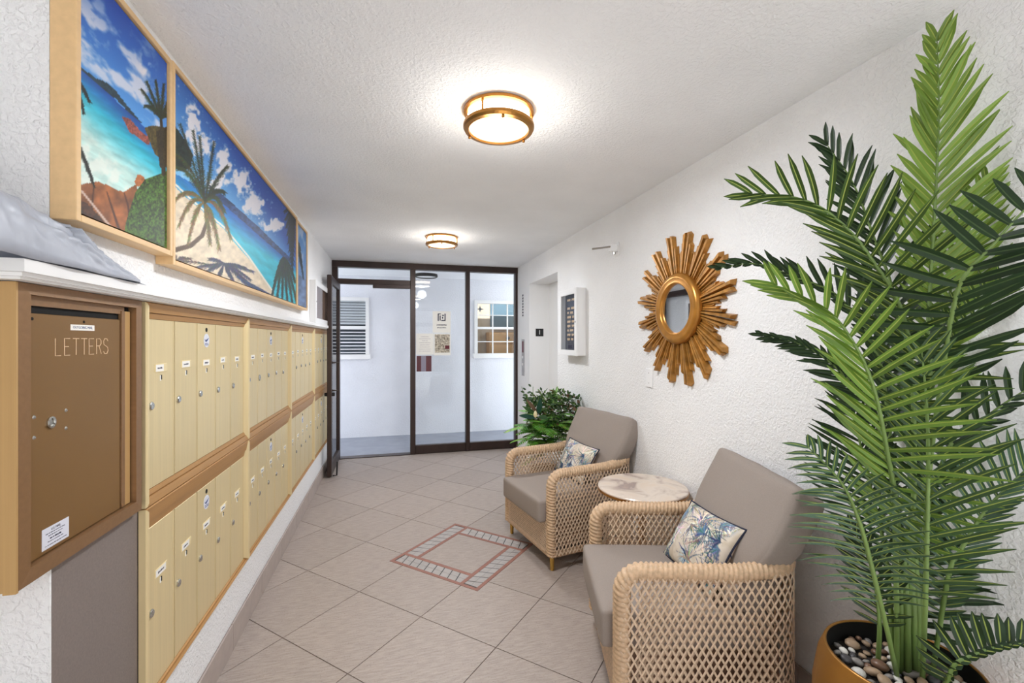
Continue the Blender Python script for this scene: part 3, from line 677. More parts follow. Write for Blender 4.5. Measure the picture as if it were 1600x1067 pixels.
# ================================================================ FRAMED BEACH PRINTS
def vnoise(x, y, seed=0):
    r = np.random.default_rng(seed); T = r.random((64, 64))
    xi = np.floor(x).astype(int); yi = np.floor(y).astype(int); fx = x - xi; fy = y - yi
    fx = fx * fx * (3 - 2 * fx); fy = fy * fy * (3 - 2 * fy)
    g_ = lambda a, b: T[a % 64, b % 64]
    return (g_(xi, yi) * (1 - fx) + g_(xi + 1, yi) * fx) * (1 - fy) + (g_(xi, yi + 1) * (1 - fx) + g_(xi + 1, yi + 1) * fx) * fy
def fbm(x, y, seed=0, o=4):
    s = 0; a = .5
    for k in range(o): s = s + a * vnoise(x * 2 ** k, y * 2 ** k, seed + k); a *= .5
    return s / (1 - .5 ** o)
class Paint:
    """colours for a flat print; shapes are given in print coordinates measured along the photo"""
    def __init__(s, U, V): s.U = U; s.V = V; s.c = np.zeros(U.shape + (3,))
    def mix(s, m, col):
        col = np.array(col, float) / 255.0
        s.c = s.c * (1 - m[..., None]) + (col if col.ndim > 1 else col[None, None, :]) * m[..., None]
    def inside(s, poly):
        m = np.zeros(s.U.shape, bool); n = len(poly)
        for i in range(n):
            (x0, y0), (x1, y1) = poly[i], poly[(i + 1) % n]
            if y0 == y1: continue
            c = ((y0 > s.V) != (y1 > s.V)) & (s.U < (x1 - x0) * (s.V - y0) / (y1 - y0) + x0); m ^= c
        return m.astype(float)
    def poly(s, p, col, tex=0.0, sc=.2, seed=3):
        m = s.inside(p)
        if tex:
            f = (1 - tex + 2 * tex * fbm(s.U * sc, s.V * sc, seed))[..., None]; cc = np.clip(np.array(col, float)[None, None] * f, 0, 255)
            s.c = s.c * (1 - m[..., None]) + cc / 255.0 * m[..., None]
        else: s.mix(m, col)
    def stroke(s, pts, w0, w1, col):
        n = len(pts) - 1
        for i in range(n):
            (x0, y0), (x1, y1) = pts[i], pts[i + 1]; dx, dy = x1 - x0, y1 - y0; L = dx * dx + dy * dy + 1e-9
            t = np.clip(((s.U - x0) * dx + (s.V - y0) * dy) / L, 0, 1); d = np.hypot(s.U - x0 - t * dx, s.V - y0 - t * dy)
            ww = w0 + (w1 - w0) * (i + t) / n; s.mix(np.clip(ww - d + .5, 0, 1), col)
    def frond(s, c, tip, sag, col, n=16, ln=11, w=.7, lean=None):
        P = []; n = int(n * 1.9)
        for k in range(n + 1):
            t = k / n; P.append((c[0] + (tip[0] - c[0]) * t, c[1] + (tip[1] - c[1]) * t - sag * 4 * t * (1 - t)))
        s.stroke(P, .9, .5, col)
        for k in range(1, n + 1):
            t = k / n; L = ln * (1 - .5 * t) * min(1, t * 4); a = P[k]; b = P[k - 1]; tx, ty = a[0] - b[0], a[1] - b[1]; q = math.hypot(tx, ty) + 1e-6; tx /= q; ty /= q
            for sg in (-1, 1):
                ra = random.uniform(.5, .8); L2 = L * random.uniform(.7, 1.1); ex = a[0] + L2 * (tx * .8 - sg * ty * ra * .7); ey = a[1] + L2 * (ty * .8 + sg * tx * ra * .7) + L2 * .35
                s.stroke([a, (ex, ey)], w, .2, tuple(int(c_ * random.uniform(.75, 1.25)) for c_ in col))
def lerpc(a, b, t): return np.array(a, float)[None, None] * (1 - t[..., None]) + np.array(b, float)[None, None] * t[..., None]
XPR = -0.681
def print_mesh(y0, y1, z0, z1, ny, nz, fn):
    ys = np.linspace(y0, y1, ny); zs = np.linspace(z0, z1, nz); Y, Z = np.meshgrid(ys, zs, indexing='ij')
    xc = XPR * _c - Y * _s; d = XPR * _s + Y * _c; U = 800 + F_PX * xc / d; V = HORIZON - F_PX * (Z - CAM_H) / d
    p = Paint(U, V); fn(p); c = np.clip(p.c, 0, 1) ** 1.18; c = np.where(c <= .04045, c / 12.92, ((c + .055) / 1.055) ** 2.4)
    m = MB(); m.v = [Vector((XPR - .004, a, b)) for a, b in zip(Y.ravel(), Z.ravel())]
    m.f = [(i * nz + j, (i + 1) * nz + j, (i + 1) * nz + j + 1, i * nz + j + 1) for i in range(ny - 1) for j in range(nz - 1)]
    m.col = np.concatenate([c.reshape(-1, 3), np.ones((ny * nz, 1))], 1).tolist()
    o = len(m.v); e = XPR - .028     # canvas thickness
    m.add([(e, y0, z0), (e, y1, z0), (e, y1, z1), (e, y0, z1)], [(3, 2, 1, 0)], [[.05, .05, .06, 1]] * 4)
    k = [0, (ny - 1) * nz, ny * nz - 1, nz - 1]
    for i in range(4): m.f.append((k[i], o + i, o + (i + 1) % 4, k[(i + 1) % 4]))
    return m
def paint1(p):
    U, V = p.U, p.V; t = np.clip((V + 60 - (U - 120) * .8) / 190, 0, 1); p.c = lerpc((22, 78, 176), (112, 178, 232), t) / 255
    q = fbm((U * .9 + V * .25) * .035, (V - U * .95) * .055, 5); cl = np.clip((q - .46) * 5, 0, 1) * np.clip(1.3 - np.abs(V - 40 - (U - 120) * .95) / 95, 0, 1)
    p.mix(cl * .85, (226, 224, 232))
    p.mix(np.clip((fbm(U * .07, V * .05, 9) - .42) * 6, 0, 1) * np.clip(1.2 - np.hypot((U - 232) / 16, (V - 102) / 28), 0, 1), (235, 228, 230))
    sea = [(119, 98), (226, 196), (266, 240), (266, 420), (119, 420)]; m = p.inside(sea)
    dd = V - (100 + (U - 120) * .92); t = np.clip(dd / 95, 0, 1); s1 = lerpc((20, 92, 172), (52, 186, 210), np.clip(t * 2.4, 0, 1)); s2 = lerpc((52, 186, 210), (196, 226, 220), np.clip((t - .4) * 1.7, 0, 1))
    cc = np.where((t < .42)[..., None], s1, s2) * (0.88 + .24 * fbm((U + V) * .03, (V - U * .6) * .16, 2))[..., None]
    p.c = p.c * (1 - m[..., None]) + np.clip(cc, 0, 255) / 255 * m[..., None]
    wv = np.clip((fbm(U * .06, V * .05, 31) - .45) * 5, 0, 1) * np.clip((dd - 55) / 60, 0, 1); p.mix(wv * .75 * m, (236, 240, 232))
    p.poly([(119, 96), (122, 99), (136, 110), (154, 123), (166, 127), (184, 142), (199, 162), (228, 197), (204, 176), (186, 157), (154, 131), (122, 103), (119, 100)], (44, 70, 82), .3, .3)
    p.poly([(193, 182), (206, 186), (222, 205), (236, 215), (236, 228), (222, 218), (205, 206)], (156, 92, 82), .4, .5)
    p.poly([(228, 200), (240, 196), (266, 200), (266, 262), (244, 240)], (96, 84, 44), .5, .4)
    p.poly([(119, 292), (140, 286), (157, 284), (172, 290), (186, 297), (197, 300), (208, 292), (216, 288), (222, 330), (206, 372), (119, 345)], (156, 100, 56), .35, .07)
    p.poly([(213, 284), (218, 272), (228, 276), (230, 290), (216, 292)], (176, 112, 62), .3, .2)
    for q in ([(170, 300), (178, 325), (190, 362)], [(197, 302), (203, 322), (206, 345)], [(150, 290), (146, 330)]): p.stroke(q, .8, 2.2, (92, 54, 30))
    p.poly([(119, 310), (140, 318), (165, 345), (178, 368), (119, 344)], (84, 52, 32), .5, .2)
    p.stroke([(120, 293), (132, 300), (150, 322), (168, 345), (184, 364)], 1.5, 1.8, (206, 184, 170))
    bush = [(196, 372), (199, 350), (206, 326), (214, 302), (229, 280), (246, 274), (266, 266), (266, 410)]
    p.poly(bush, (66, 98, 36), .9, .35); m = p.inside(bush) * np.clip((fbm(U * .5, V * .5, 15) - .5) * 8, 0, 1); p.mix(m * .5, (112, 146, 54)); m = p.inside(bush) * np.clip((fbm(U * .4, V * .4, 19) - .55) * 8, 0, 1); p.mix(m * .7, (26, 44, 18))
    p.stroke([(254, 187), (257, 225), (258, 272)], 2, 3.2, (58, 44, 26)); p.poly([(246, 206), (266, 196), (266, 262), (252, 262)], (60, 50, 28), .6, .5)
    for tip, sg in (((224, 140), 2), ((232, 128), 2), ((246, 126), 0), ((258, 132), 0), ((267, 150), -2), ((230, 165), 6), ((266, 178), 2)): p.frond((254, 187), tip, sg, (50, 58, 30), 14, 10, 1.0)
    for c, tip in (((116, 112), (134, 176)), ((114, 112), (143, 158)), ((116, 208), (150, 290)), ((116, 210), (146, 276))): p.frond(c, tip, 5, (20, 30, 22), 16, 10, 1.1)
def paint2(p):
    U, V = p.U, p.V; hz = 282 + (U - 320) * .90; t = np.clip((V - (hz - 175 * (480 - U) / 210)) / (175 * (480 - U) / 210 + 20), 0, 1)
    p.c = lerpc((26, 88, 176), (134, 194, 232), t) / 255
    q = fbm((U + V * .3) * .05, (V - U * .8) * .05, 41)
    for cx, cy, rx, ry in ((302, 192, 15, 34), (318, 225, 20, 22), (352, 250, 14, 34), (378, 282, 16, 26), (398, 318, 20, 22), (340, 285, 22, 14), (430, 352, 20, 12)):
        p.mix(np.clip((np.clip(1.25 - np.hypot((U - cx) / rx, (V - cy) / ry), 0, 1) * .8 + fbm(U * .16, V * .12, int(cx)) * 1.1 - .85) * 4, 0, 1) * .92, (236, 230, 232))
    sea = [(270, 268), (330, 302), (352, 318), (406, 366), (470, 414), (470, 500), (270, 500)]; m = p.inside(sea)
    dd = V - (254 + (U - 270) * .84); t = np.clip(dd / (70 * (520 - U) / 200), 0, 1); s1 = lerpc((26, 112, 190), (60, 194, 214), np.clip(t * 1.6, 0, 1))
    cc = s1 * (0.9 + .2 * fbm((U + V) * .05, (V - U * .8) * .2, 22))[..., None]; p.c = p.c * (1 - m[..., None]) + np.clip(cc, 0, 255) / 255 * m[..., None]
    p.poly([(328, 288), (351, 305), (378, 330), (407, 356), (430, 379), (456, 404), (456, 412), (406, 368), (352, 320), (330, 304)], (52, 82, 130), .35, .25)
    p.poly([(271, 190), (278, 200), (288, 214), (304, 242), (300, 262), (286, 268), (271, 262)], (38, 52, 48), .6, .4)
    sand = [(270, 286), (288, 304), (302, 316), (330, 340), (352, 358), (372, 384), (390, 404), (408, 426), (424, 448), (430, 462), (440, 480), (470, 495), (270, 430)]
    p.poly(sand, (226, 212, 188), .12, .15)
    p.stroke([(270, 282), (302, 313), (352, 355), (390, 401), (428, 456)], 1.4, 1.2, (236, 232, 220))
    sh_ = (74, 78, 100)
    for tip in ((392, 436), (404, 456), (372, 452), (340, 442), (318, 428), (300, 420), (384, 418), (330, 404), (396, 424), (420, 470), (360, 428)): p.frond((352, 412), tip, 2, sh_, 14, 9, .9)
    for tip in ((330, 414), (290, 402), (276, 400), (300, 404)): p.frond((276, 410), tip, 3, (92, 82, 80), 10, 7, .8)
    for tip in ((456, 480), (432, 470), (410, 462)): p.frond((372, 432), tip, 1, (70, 86, 122), 14, 7, .8)
    p.stroke([(322, 318), (326, 345), (318, 368), (300, 384), (271, 392)], 2.4, 4.0, (98, 76, 54))
    for tip, sg, co in (((284, 195), 4, 0), ((314, 214), 2, 0), ((336, 222), -2, 0), ((356, 260), 6, 0), ((274, 240), 16, 1), ((272, 262), 18, 1), ((271, 318), 18, 2), ((362, 372), 22, 2), ((344, 388), 14, 2), ((296, 380), 18, 2), ((352, 300), 10, 0), ((282, 352), 20, 2), ((330, 380), 8, 2), ((304, 205), 1, 0), ((352, 330), 16, 1)):
        p.frond((322, 318), tip, sg, ((52, 62, 44), (70, 80, 44), (122, 108, 62))[co], 20, 12, .9)
    for k in range(9): p.frond((462, 322), (446 + k * 1.5, 330 + k * 12), 2, (26, 42, 48), 8, 8, .8)
    for tip in ((426, 462), (434, 466), (442, 470), (450, 472), (458, 474), (464, 470), (430, 445), (436, 430), (462, 440)): p.frond((444, 402), tip, 6, (50, 66, 56), 14, 8, .9)
def paint3(p):
    U, V = p.U, p.V; t = np.clip((V - 355) / 120, 0, 1); p.c = lerpc((60, 128, 190), (150, 160, 190), t) / 255
    p.mix(np.clip((fbm(U * .15, V * .05, 4) - .5) * 5, 0, 1) * .6, (214, 206, 214))
    p.poly([(462, 425), (482, 438), (482, 495), (462, 495)], (112, 132, 164), .3, .2)
    for k in range(6): p.frond((464, 372), (470 + k, 390 + k * 9), 1, (40, 58, 66), 8, 5, .7)
def picture(name, y0, y1, z0, z1, ny, nz, fn, label):
    f = .016; t = thing(name, label, 'picture', (XL, y0, z0), 0, 'framed tropical beach prints')
    m = MB(); X0, X1 = XL + .001, XPR + .004
    m.box(X0, X1, y0, y0 + f, z0, z1).box(X0, X1, y1 - f, y1, z0, z1).box(X0, X1, y0 + f, y1 - f, z0, z0 + f).box(X0, X1, y0 + f, y1 - f, z1 - f, z1)
    for k, b in enumerate(((y0, y0 + f, z0, z1), (y1 - f, y1, z0, z1), (y0 + f, y1 - f, z0, z0 + f), (y0 + f, y1 - f, z1 - f, z1))):
        obj('frame_side', MB().box(X0, X1, b[0], b[1], b[2], b[3], .0015), M['pine'], t)
    obj('backing', MB().box(X0, X0 + .008, y0 + f, y1 - f, z0 + f, z1 - f), M['black'], t)
    obj('canvas_print', print_mesh(y0 + f + .005, y1 - f - .005, z0 + f + .006, z1 - f - .005, ny, nz, fn), M['print'], t)
picture('framed_print', 1.197, 1.640, 1.685, 2.30, 130, 170, paint1, 'framed beach print nearest the entrance with green bush and boulders')
picture('framed_print', 1.643, 3.515, 1.660, 2.305, 260, 170, paint2, 'long framed beach print with a leaning palm over white sand')
picture('framed_print', 3.518, 3.905, 1.660, 2.29, 40, 60, paint3, 'small framed beach print at the far end of the row')

# ================================================================ LEFT NOTICE CASE, RIGHT DISPLAY CASE, SIGNS
def case(name, xw, sgn, y0, y1, z0, z1, dep, board, label, inner):
    t = thing(name, label, 'display case', (xw, y0, z0)); xf = xw + sgn * dep; f = .045
    def bx(a, b, *r): return (min(a, b), max(a, b)) + r
    obj('case_body', MB().box(*bx(xw + sgn * .001, xw + sgn * .02), y0, y1, z0, z1).box(*bx(xw + sgn * .02, xf - sgn * .012), y0, y0 + .015, z0, z1).box(*bx(xw + sgn * .02, xf - sgn * .012), y1 - .015, y1, z0, z1)
        .box(*bx(xw + sgn * .02, xf - sgn * .012), y0 + .015, y1 - .015, z0, z0 + .015).box(*bx(xw + sgn * .02, xf - sgn * .012), y0 + .015, y1 - .015, z1 - .015, z1), M['white_smooth'], t)
    fr_ = MB().box(*bx(xf - sgn * .012, xf), y0 - .004, y0 + f, z0 - .004, z1 + .004, .002).box(*bx(xf - sgn * .012, xf), y1 - f, y1 + .004, z0 - .004, z1 + .004, .002)
    fr_.box(*bx(xf - sgn * .012, xf), y0 + f, y1 - f, z0 - .004, z0 + f, .002).box(*bx(xf - sgn * .012, xf), y0 + f, y1 - f, z1 - f, z1 + .004, .002)
    d = obj('door_frame', fr_, M['white_smooth'], t)
    obj('pane', MB().box(*bx(xf - sgn * .009, xf - sgn * .005), y0 + f, y1 - f, z0 + f, z1 - f), M['glass'], d)
    obj('lock', MB().lathe([(.008, 0), (.008, .004), (0, .005)] if sgn > 0 else [(.008, 0), (.008, -.004), (0, -.005)], (xf, y0 + .02, (z0 + z1) / 2), 10, 'x', cap=False), M['chrome'], d)
    b = obj('felt_board', MB().box(*bx(xw + sgn * .022, xw + sgn * .032), y0 + .02, y1 - .02, z0 + .02, z1 - .02), board, t)
    if inner: inner(b, xw + sgn * .033, y0 + f, y1 - f, z0 + f, z1 - f)
    return t
def listing(b, x, y0, y1, z0, z1):
    m = MB(); H = z1 - z0; mm = M['letter_ink']
    z = z1 - H * .10
    while z > z0 + H * .10:
        n = random.randint(2, 4); yy = y1 - .03
        for k in range(n):
            wd = random.uniform(.04, .10)
            if yy - wd < y0 + .02: break
            for q in range(int(wd / .013)): m.box(x - .003, x - .0015, yy - q * .013 - .0095, yy - q * .013, z + random.uniform(0, .006), z + .022)
            yy -= wd + .02
        z -= .040 if random.random() < .75 else .075
    obj('board_letters', m, mm, b); b.children[-1]['kind'] = 'stuff'
case('display_case', XR, -1, 3.535, 3.945, 1.292, 1.868, .088, M['navy'], 'white wall case with dark letter board beside the elevator recess', listing)
case('notice_case', XL, 1, 4.27, 5.20, 1.577, 1.955, .055, M['cork'], 'white framed cork notice case on the left wall before the glass door', None)
# elevator sign on the jamb
a = on_y(837, 513.5, YJ1 - .008); b = on_y(849, 525.5, YJ1 - .008)
sg = thing('floor_sign', 'small square black floor sign with white numeral 1 on the elevator jamb', 'sign', ((a.x + b.x) / 2, YJ1 - .008, b.z))
obj('plate', MB().box(a.x, b.x, YJ1 - .0125, YJ1 - .0085, b.z, a.z, .001), M['sign_black'], sg)
text_obj('numeral', '1', M['white_smooth'], sg, ((a.x + b.x) / 2, YJ1 - .0128, (a.z + b.z) / 2), (1, 0, 0), (0, 0, 1), .075, .0006)
# elevator plates on the right wall next to the glass
p1 = thing('elevator_sign', 'narrow vertical plate of dark lettering above the elevator call panel', 'sign', (XR, 5.46, 1.71))
obj('plate', MB().box(XR - .004, XR - .0005, 5.425, 5.505, 1.705, 2.03, .001), M['white_smooth'], p1)
lt = MB()
for k in range(8):
    z = 1.99 - k * .036
    for q in range(3):
        if random.random() < .85: lt.box(XR - .0055, XR - .004, 5.44 + q * .017, 5.452 + q * .017, z - .012 + random.uniform(-.003, .003), z + .012)
obj('dark_marks', lt, M['ink'], p1)
p2 = thing('call_panel', 'narrow brushed steel elevator call panel beside the glass screen', 'panel', (XR, 5.45, .98))
obj('plate', MB().box(XR - .006, XR - .0005, 5.405, 5.515, .975, 1.435, .002), M['steel'], p2)
for z in (1.12, 1.21): obj('button', MB().lathe([(.018, 0), (.017, -.006), (0, -.007)], (XR - .006, 5.46, z), 14, 'x', cap=False), M['white_smooth'], p2)
obj('notice_text', MB().box(XR - .0075, XR - .006, 5.43, 5.49, 1.27, 1.41), M['maroon'], p2)
# wall bracket with rod
hb = thing('wall_bracket', 'small white wall bracket with a horizontal rod high on the right wall', 'bracket', (XR, 2.98, 2.09))
obj('plate', MB().box(XR - .006, XR - .0005, 2.945, 3.005, 2.035, 2.135, .002), M['white'], hb)
obj('block', MB().box(XR - .06, XR - .006, 2.955, 2.995, 2.065, 2.115, .005), M['white_smooth'], hb)
obj('rod', MB().tube([(XR - .055, 2.97, 2.10), (XR - .10, 3.04, 2.103), (XR - .14, 3.10, 2.105)], .0075, 8), M['steel'], hb)
obj('wing_screw', MB().lathe([(.004, 0), (.012, -.006), (.012, -.02), (0, -.022)], (XR - .03, 2.97, 2.066), 10), M['chrome'], hb)
# blank plate
bp = thing('wall_plate', 'blank white switch plate on the wall under the sunburst mirror', 'wall plate', (XR, 2.545, 1.12))
obj('plate', MB().box(XR - .008, XR - .0005, 2.508, 2.583, 1.122, 1.242, .003), M['white_smooth'], bp)
for z in (1.150, 1.214): obj('screw', MB().lathe([(.004, 0), (.003, -.0012), (0, -.0014)], (XR - .008, 2.545, z), 8, 'x', cap=False), M['steel'], bp)

# papers stuck on the glass
YG = YB - .0035
def sheet(u0, v0, u1, v1, m, name, label, dy=0.0):
    a = on_y(u0, v0, YG); b = on_y(u1, v1, YG); t = thing(name, label, 'paper', (a.x, YG, b.z))
    o = obj('sheet', MB().box(a.x, b.x, YG - .0015 - dy, YG - .0003 - dy, b.z, a.z), m, t); return t, a, b, YG - .0016 - dy
t, a, b, yy = sheet(676, 486, 704, 520, M['paper'], 'poster', 'white notice with a square maze-like emblem at the top of the glass')
em = MB(); cx = (a.x + b.x) / 2; W_ = b.x - a.x; H_ = a.z - b.z
for k in range(7):
    for q in range(7):
        if (k * 3 + q * 5 + (k * q) % 3) % 3 != 0 and not (k in (2, 4) and q in (2, 3)): em.box(cx - .055 + k * .016, cx - .055 + k * .016 + .012, yy - .0006, yy, a.z - .03 - q * .015 - .011, a.z - .03 - q * .015)
obj('emblem', MB().box(cx - .05, cx - .036, yy - .0006, yy, a.z - .125, a.z - .03).box(cx - .05, cx - .01, yy - .0006, yy, a.z - .04, a.z - .03).box(cx - .025, cx - .012, yy - .0006, yy, a.z - .12, a.z - .055).box(cx - .005, cx + .05, yy - .0006, yy, a.z - .125, a.z - .11).box(cx + .036, cx + .05, yy - .0006, yy, a.z - .125, a.z - .03).box(cx + .005, cx + .03, yy - .0006, yy, a.z - .06, a.z - .045).box(cx + .005, cx + .02, yy - .0006, yy, a.z - .095, a.z - .07), M['ink'], t)
tx = MB()
for (p, q, r_, s_) in scribble(8, W_ * .55, 1, .034): tx.box(cx + p, cx + q, yy - .0006, yy, a.z - .175 + r_, a.z - .175 + s_)
for (p, q, r_, s_) in scribble(8, W_ * .5, 1, .022): tx.box(cx + p, cx + q, yy - .0006, yy, a.z - .21 + r_, a.z - .21 + s_)
obj('heading', tx, M['ink'], t)
t, a, b, yy = sheet(650, 521, 677.5, 554, M['paper'], 'printed_notice', 'plain white printed sheet taped to the glass at the left')
tx = MB(); cx = (a.x + b.x) / 2
for k in range(8):
    for (p, q, r_, s_) in scribble(8, (b.x - a.x) * random.uniform(.3, .7), 1, .01): tx.box(cx + p, cx + q, yy - .0005, yy, a.z - .04 - k * .026 + r_, a.z - .04 - k * .026 + s_)
obj('text_lines', tx, M['grey_card'], t)
t, a, b, yy = sheet(678, 521, 704, 555, M['paper'], 'flyer', 'flyer with a dark sepia photograph taped to the glass at the right')
obj('photograph', MB().box(a.x + .012, b.x - .012, yy - .0006, yy, b.z + .035, a.z - .012), M['photo_print'], t)
obj('caption_patch', MB().box(b.x - .07, b.x - .014, yy - .0010, yy - .0006, b.z + .08, b.z + .125), M['maroon'], t)
a = on_y(651, 556, YB + .02); b = on_y(674, 580, YB + .02)
lh_ = thing('leaflet_holder', 'maroon leaflet holder with a grey middle strip behind the glass', 'holder', (a.x, YB + .01, b.z))
obj('back_card', MB().box(a.x, b.x, YB + .005, YB + .04, b.z, a.z), M['maroon'], lh_)
obj('grey_strip', MB().box(a.x + .055, a.x + .115, YB + .0035, YB + .006, b.z, a.z), M['grey_card'], lh_)

# ================================================================ CEILING LIGHTS
def ceiling_lamp(x, y, r, label):
    t = thing('ceiling_light', label, 'ceiling light', (x, y, CEIL), 0, 'brass drum ceiling lights in the lobby')
    z = CEIL
    obj('canopy', MB().lathe([(r * .97, 0), (r, -.004), (r, -.016), (r * .93, -.018)], (x, y, z - .0004), 56), M['brass'], t, smooth=False)
    obj('glass_shade', MB().lathe([(r * .88, -.070), (r * .84, -.079), (r * .5, -.083), (0, -.084)], (x, y, z), 48, cap=False), M['lamp'], t, smooth=True)
    obj('glass_drum', MB().lathe([(r * .86, -.016), (r * .88, -.02), (r * .88, -.070)], (x, y, z), 48, cap=False), M['lamp_side'], t, smooth=True)
    obj('lower_ring', MB().lathe([(r * .87, -.062), (r, -.060), (r * 1.015, -.064), (r * 1.015, -.074), (r * .98, -.084), (r * .86, -.086), (r * .85, -.080), (r * .87, -.062)], (x, y, z), 56, cap=False), M['brass'], t)
    ld = bpy.data.lights.new('lamp_light', 'AREA'); ld.shape = 'DISK'; ld.size = r * 1.6; ld.energy = LAMP_WATTS; ld.color = (.95, .98, 1.03)
    lo = bpy.data.objects.new('lamp_light', ld); C.objects.link(lo); lo.parent = t; lo.location = (0, 0, -.092)
    pd = bpy.data.lights.new('lamp_glow', 'POINT'); pd.shadow_soft_size = .07; pd.energy = LAMP_WATTS * .17; pd.color = (.97, .98, 1.0)
    po_ = bpy.data.objects.new('lamp_glow', pd); C.objects.link(po_); po_.parent = t; po_.location = (0, 0, -.22)
    for k in range(3):
        a = PI / 2 + .35 + k * 2 * PI / 3; px, py = x + r * .95 * math.cos(a), y + r * .95 * math.sin(a)
        obj('spacer', MB().lathe([(.005, -.016), (.005, -.062)], (px, py, z), 10), M['brass'], t)
        a2 = -PI / 2 - .1 + k * 2 * PI / 3; px, py = x + r * .93 * math.cos(a2), y + r * .93 * math.sin(a2)
        obj('thumb_nut', MB().lathe([(.003, -.083), (.006, -.088), (.006, -.094), (0, -.097)], (px, py, z), 10, cap=False), M['brass'], t)
ceiling_lamp(.42, 1.83, .146, 'large lit brass ceiling light nearest the camera')
ceiling_lamp(.42, 4.19, .146, 'lit brass ceiling light near the glass screen')

# ================================================================ WICKER ARMCHAIRS
CD, CW = 0.665, 0.675; ARM_Z = 0.625; BACK_Z = 0.660; RC = 0.10; TH = .031
def uplan(off):
    """U-shaped plan path (front right -> back -> front left), offset inwards by off; x=0 front, x=CD back, y=0..CW"""
    pts = []; r = RC - off; y0, y1, x1 = off, CW - off, CD - off
    def seg(a, b, n):
        for k in range(n): t = k / n; pts.append((a[0] + (b[0] - a[0]) * t, a[1] + (b[1] - a[1]) * t))
    seg((off, y0), (x1 - r, y0), 24)
    for k in range(10): a = -PI / 2 + (PI / 2) * k / 10; pts.append((x1 - r + r * math.cos(a), y0 + r + r * math.sin(a)))
    seg((x1, y0 + r), (x1, y1 - r), 20)
    for k in range(10): a = (PI / 2) * k / 10; pts.append((x1 - r + r * math.cos(a), y1 - r + r * math.sin(a)))
    seg((x1 - r, y1), (off, y1), 24); pts.append((off, y1))
    return [Vector((p[0], p[1], 0)) for p in pts]
class Path:
    def __init__(s, pts):
        s.p = pts; s.d = [0]
        for i in range(1, len(pts)): s.d.append(s.d[-1] + (pts[i] - pts[i - 1]).length)
        s.L = s.d[-1]
    def at(s, t):
        t = min(max(t, 0), s.L); i = int(np.searchsorted(s.d, t)) - 1; i = max(0, min(i, len(s.p) - 2)); k = (t - s.d[i]) / max(1e-9, s.d[i + 1] - s.d[i])
        p = s.p[i].lerp(s.p[i + 1], k); tg = (s.p[i + 1] - s.p[i]).normalized(); return p, Vector((tg.y, -tg.x, 0))
def top_z(x): return ARM_Z + (BACK_Z - ARM_Z) * max(0, min(1, (x - .42) / .22)) ** 1.5
def lattice(mb, path, s0, s1, z0, z1f, ds, slope, wd, th, flip=1, margin=.0):
    """two crossing families of flat strands over the surface (s along plan path, z up)"""
    zmax = BACK_Z
    for fam in (-1, 1):
        s = s0 - (zmax - z0) * slope
        while s < s1 + (zmax - z0) * slope:
            P = []; Nn = []; n = 22
            for k in range(n + 1):
                z = z0 + (zmax - z0) * k / n; ss = s + fam * (z - z0) * slope if fam > 0 else s - (z - z0) * slope + 0
                if ss < s0 - 1e-6 or ss > s1 + 1e-6:
                    if P: break
                    continue
                p, nm = path.at(ss)
                if z > z1f(p.x): break
                lay = .0012 * (1 if (k % 2 == 0) == (fam > 0) else -1)
                P.append(Vector((p.x, p.y, z)) + nm * flip * lay); Nn.append(nm * flip)
            if len(P) > 1: mb.ribbon(P, Nn, wd, th)
            s += ds
    return mb
def wrap_tube(mb, pts, ra, pitch=.0175, n=12):
    """rail wrapped with strands: fine rings with a helical ridge"""
    P = Path([Vector(p) for p in pts]); N = int(P.L / (pitch / 5)); Q = [P.at(P.L * i / N)[0] for i in range(N + 1)]
    # smooth path tangents come from the dense polyline itself
    return mb.tube(Q, ra, n, rfun=lambda i, a: 1 + .26 * abs(math.sin(PI * (i * P.L / N) / pitch + a * 1.0)) - .17)
def cushion(cx, cy, cz, hx, hy, hz, r, bulge, n=14, wob=0.0):
    """soft rounded box; bulge swells the +-z faces, wob pulls in the rim"""
    m = MB(); vs = {}; V_ = []; Fc = []
    def vert(p):
        k = tuple(round(c, 5) for c in p)
        if k not in vs:
            q = Vector(p); h = Vector((hx, hy, hz)); e = Vector((q.x * h.x, q.y * h.y, q.z * h.z)); inn = Vector([max(-h[i] + r, min(h[i] - r, e[i])) for i in range(3)])
            d = e - inn; d = d.normalized() * r if d.length > 1e-9 else d
            o = inn + d; bu = (1 - q.x ** 2) * (1 - q.y ** 2); o.z += math.copysign(1, q.z) * bulge * bu * abs(q.z)
            o.x += math.copysign(1, q.x) * bulge * .35 * (1 - q.y ** 2) * (1 - q.z ** 2) * abs(q.x); o.y += math.copysign(1, q.y) * bulge * .35 * (1 - q.x ** 2) * (1 - q.z ** 2) * abs(q.y)
            if wob: o += Vector((math.sin(q.y * 9 + q.z * 4), math.sin(q.x * 8 + 2 * q.z), math.sin(q.x * 7 + q.y * 6))) * wob
            vs[k] = len(V_); V_.append(o + Vector((cx, cy, cz)))
        return vs[k]
    import itertools
    for ax in range(3):
        for sg in (-1, 1):
            for i in range(n):
                for j in range(n):
                    f = []
                    for di, dj in ((0, 0), (1, 0), (1, 1), (0, 1)):
                        # denser towards rims
                        a = math.sin((-1 + 2 * (i + di) / n) * PI / 2); b = math.sin((-1 + 2 * (j + dj) / n) * PI / 2)
                        p = [0, 0, 0]; p[ax] = sg; p[(ax + 1) % 3] = a; p[(ax + 2) % 3] = b; f.append(vert(p))
                    Fc.append(tuple(f) if sg > 0 else tuple(f[::-1]))
    m.add(V_, Fc); return m
def xform(mb, Mx): mb.v = [Mx @ p for p in mb.v]; return mb
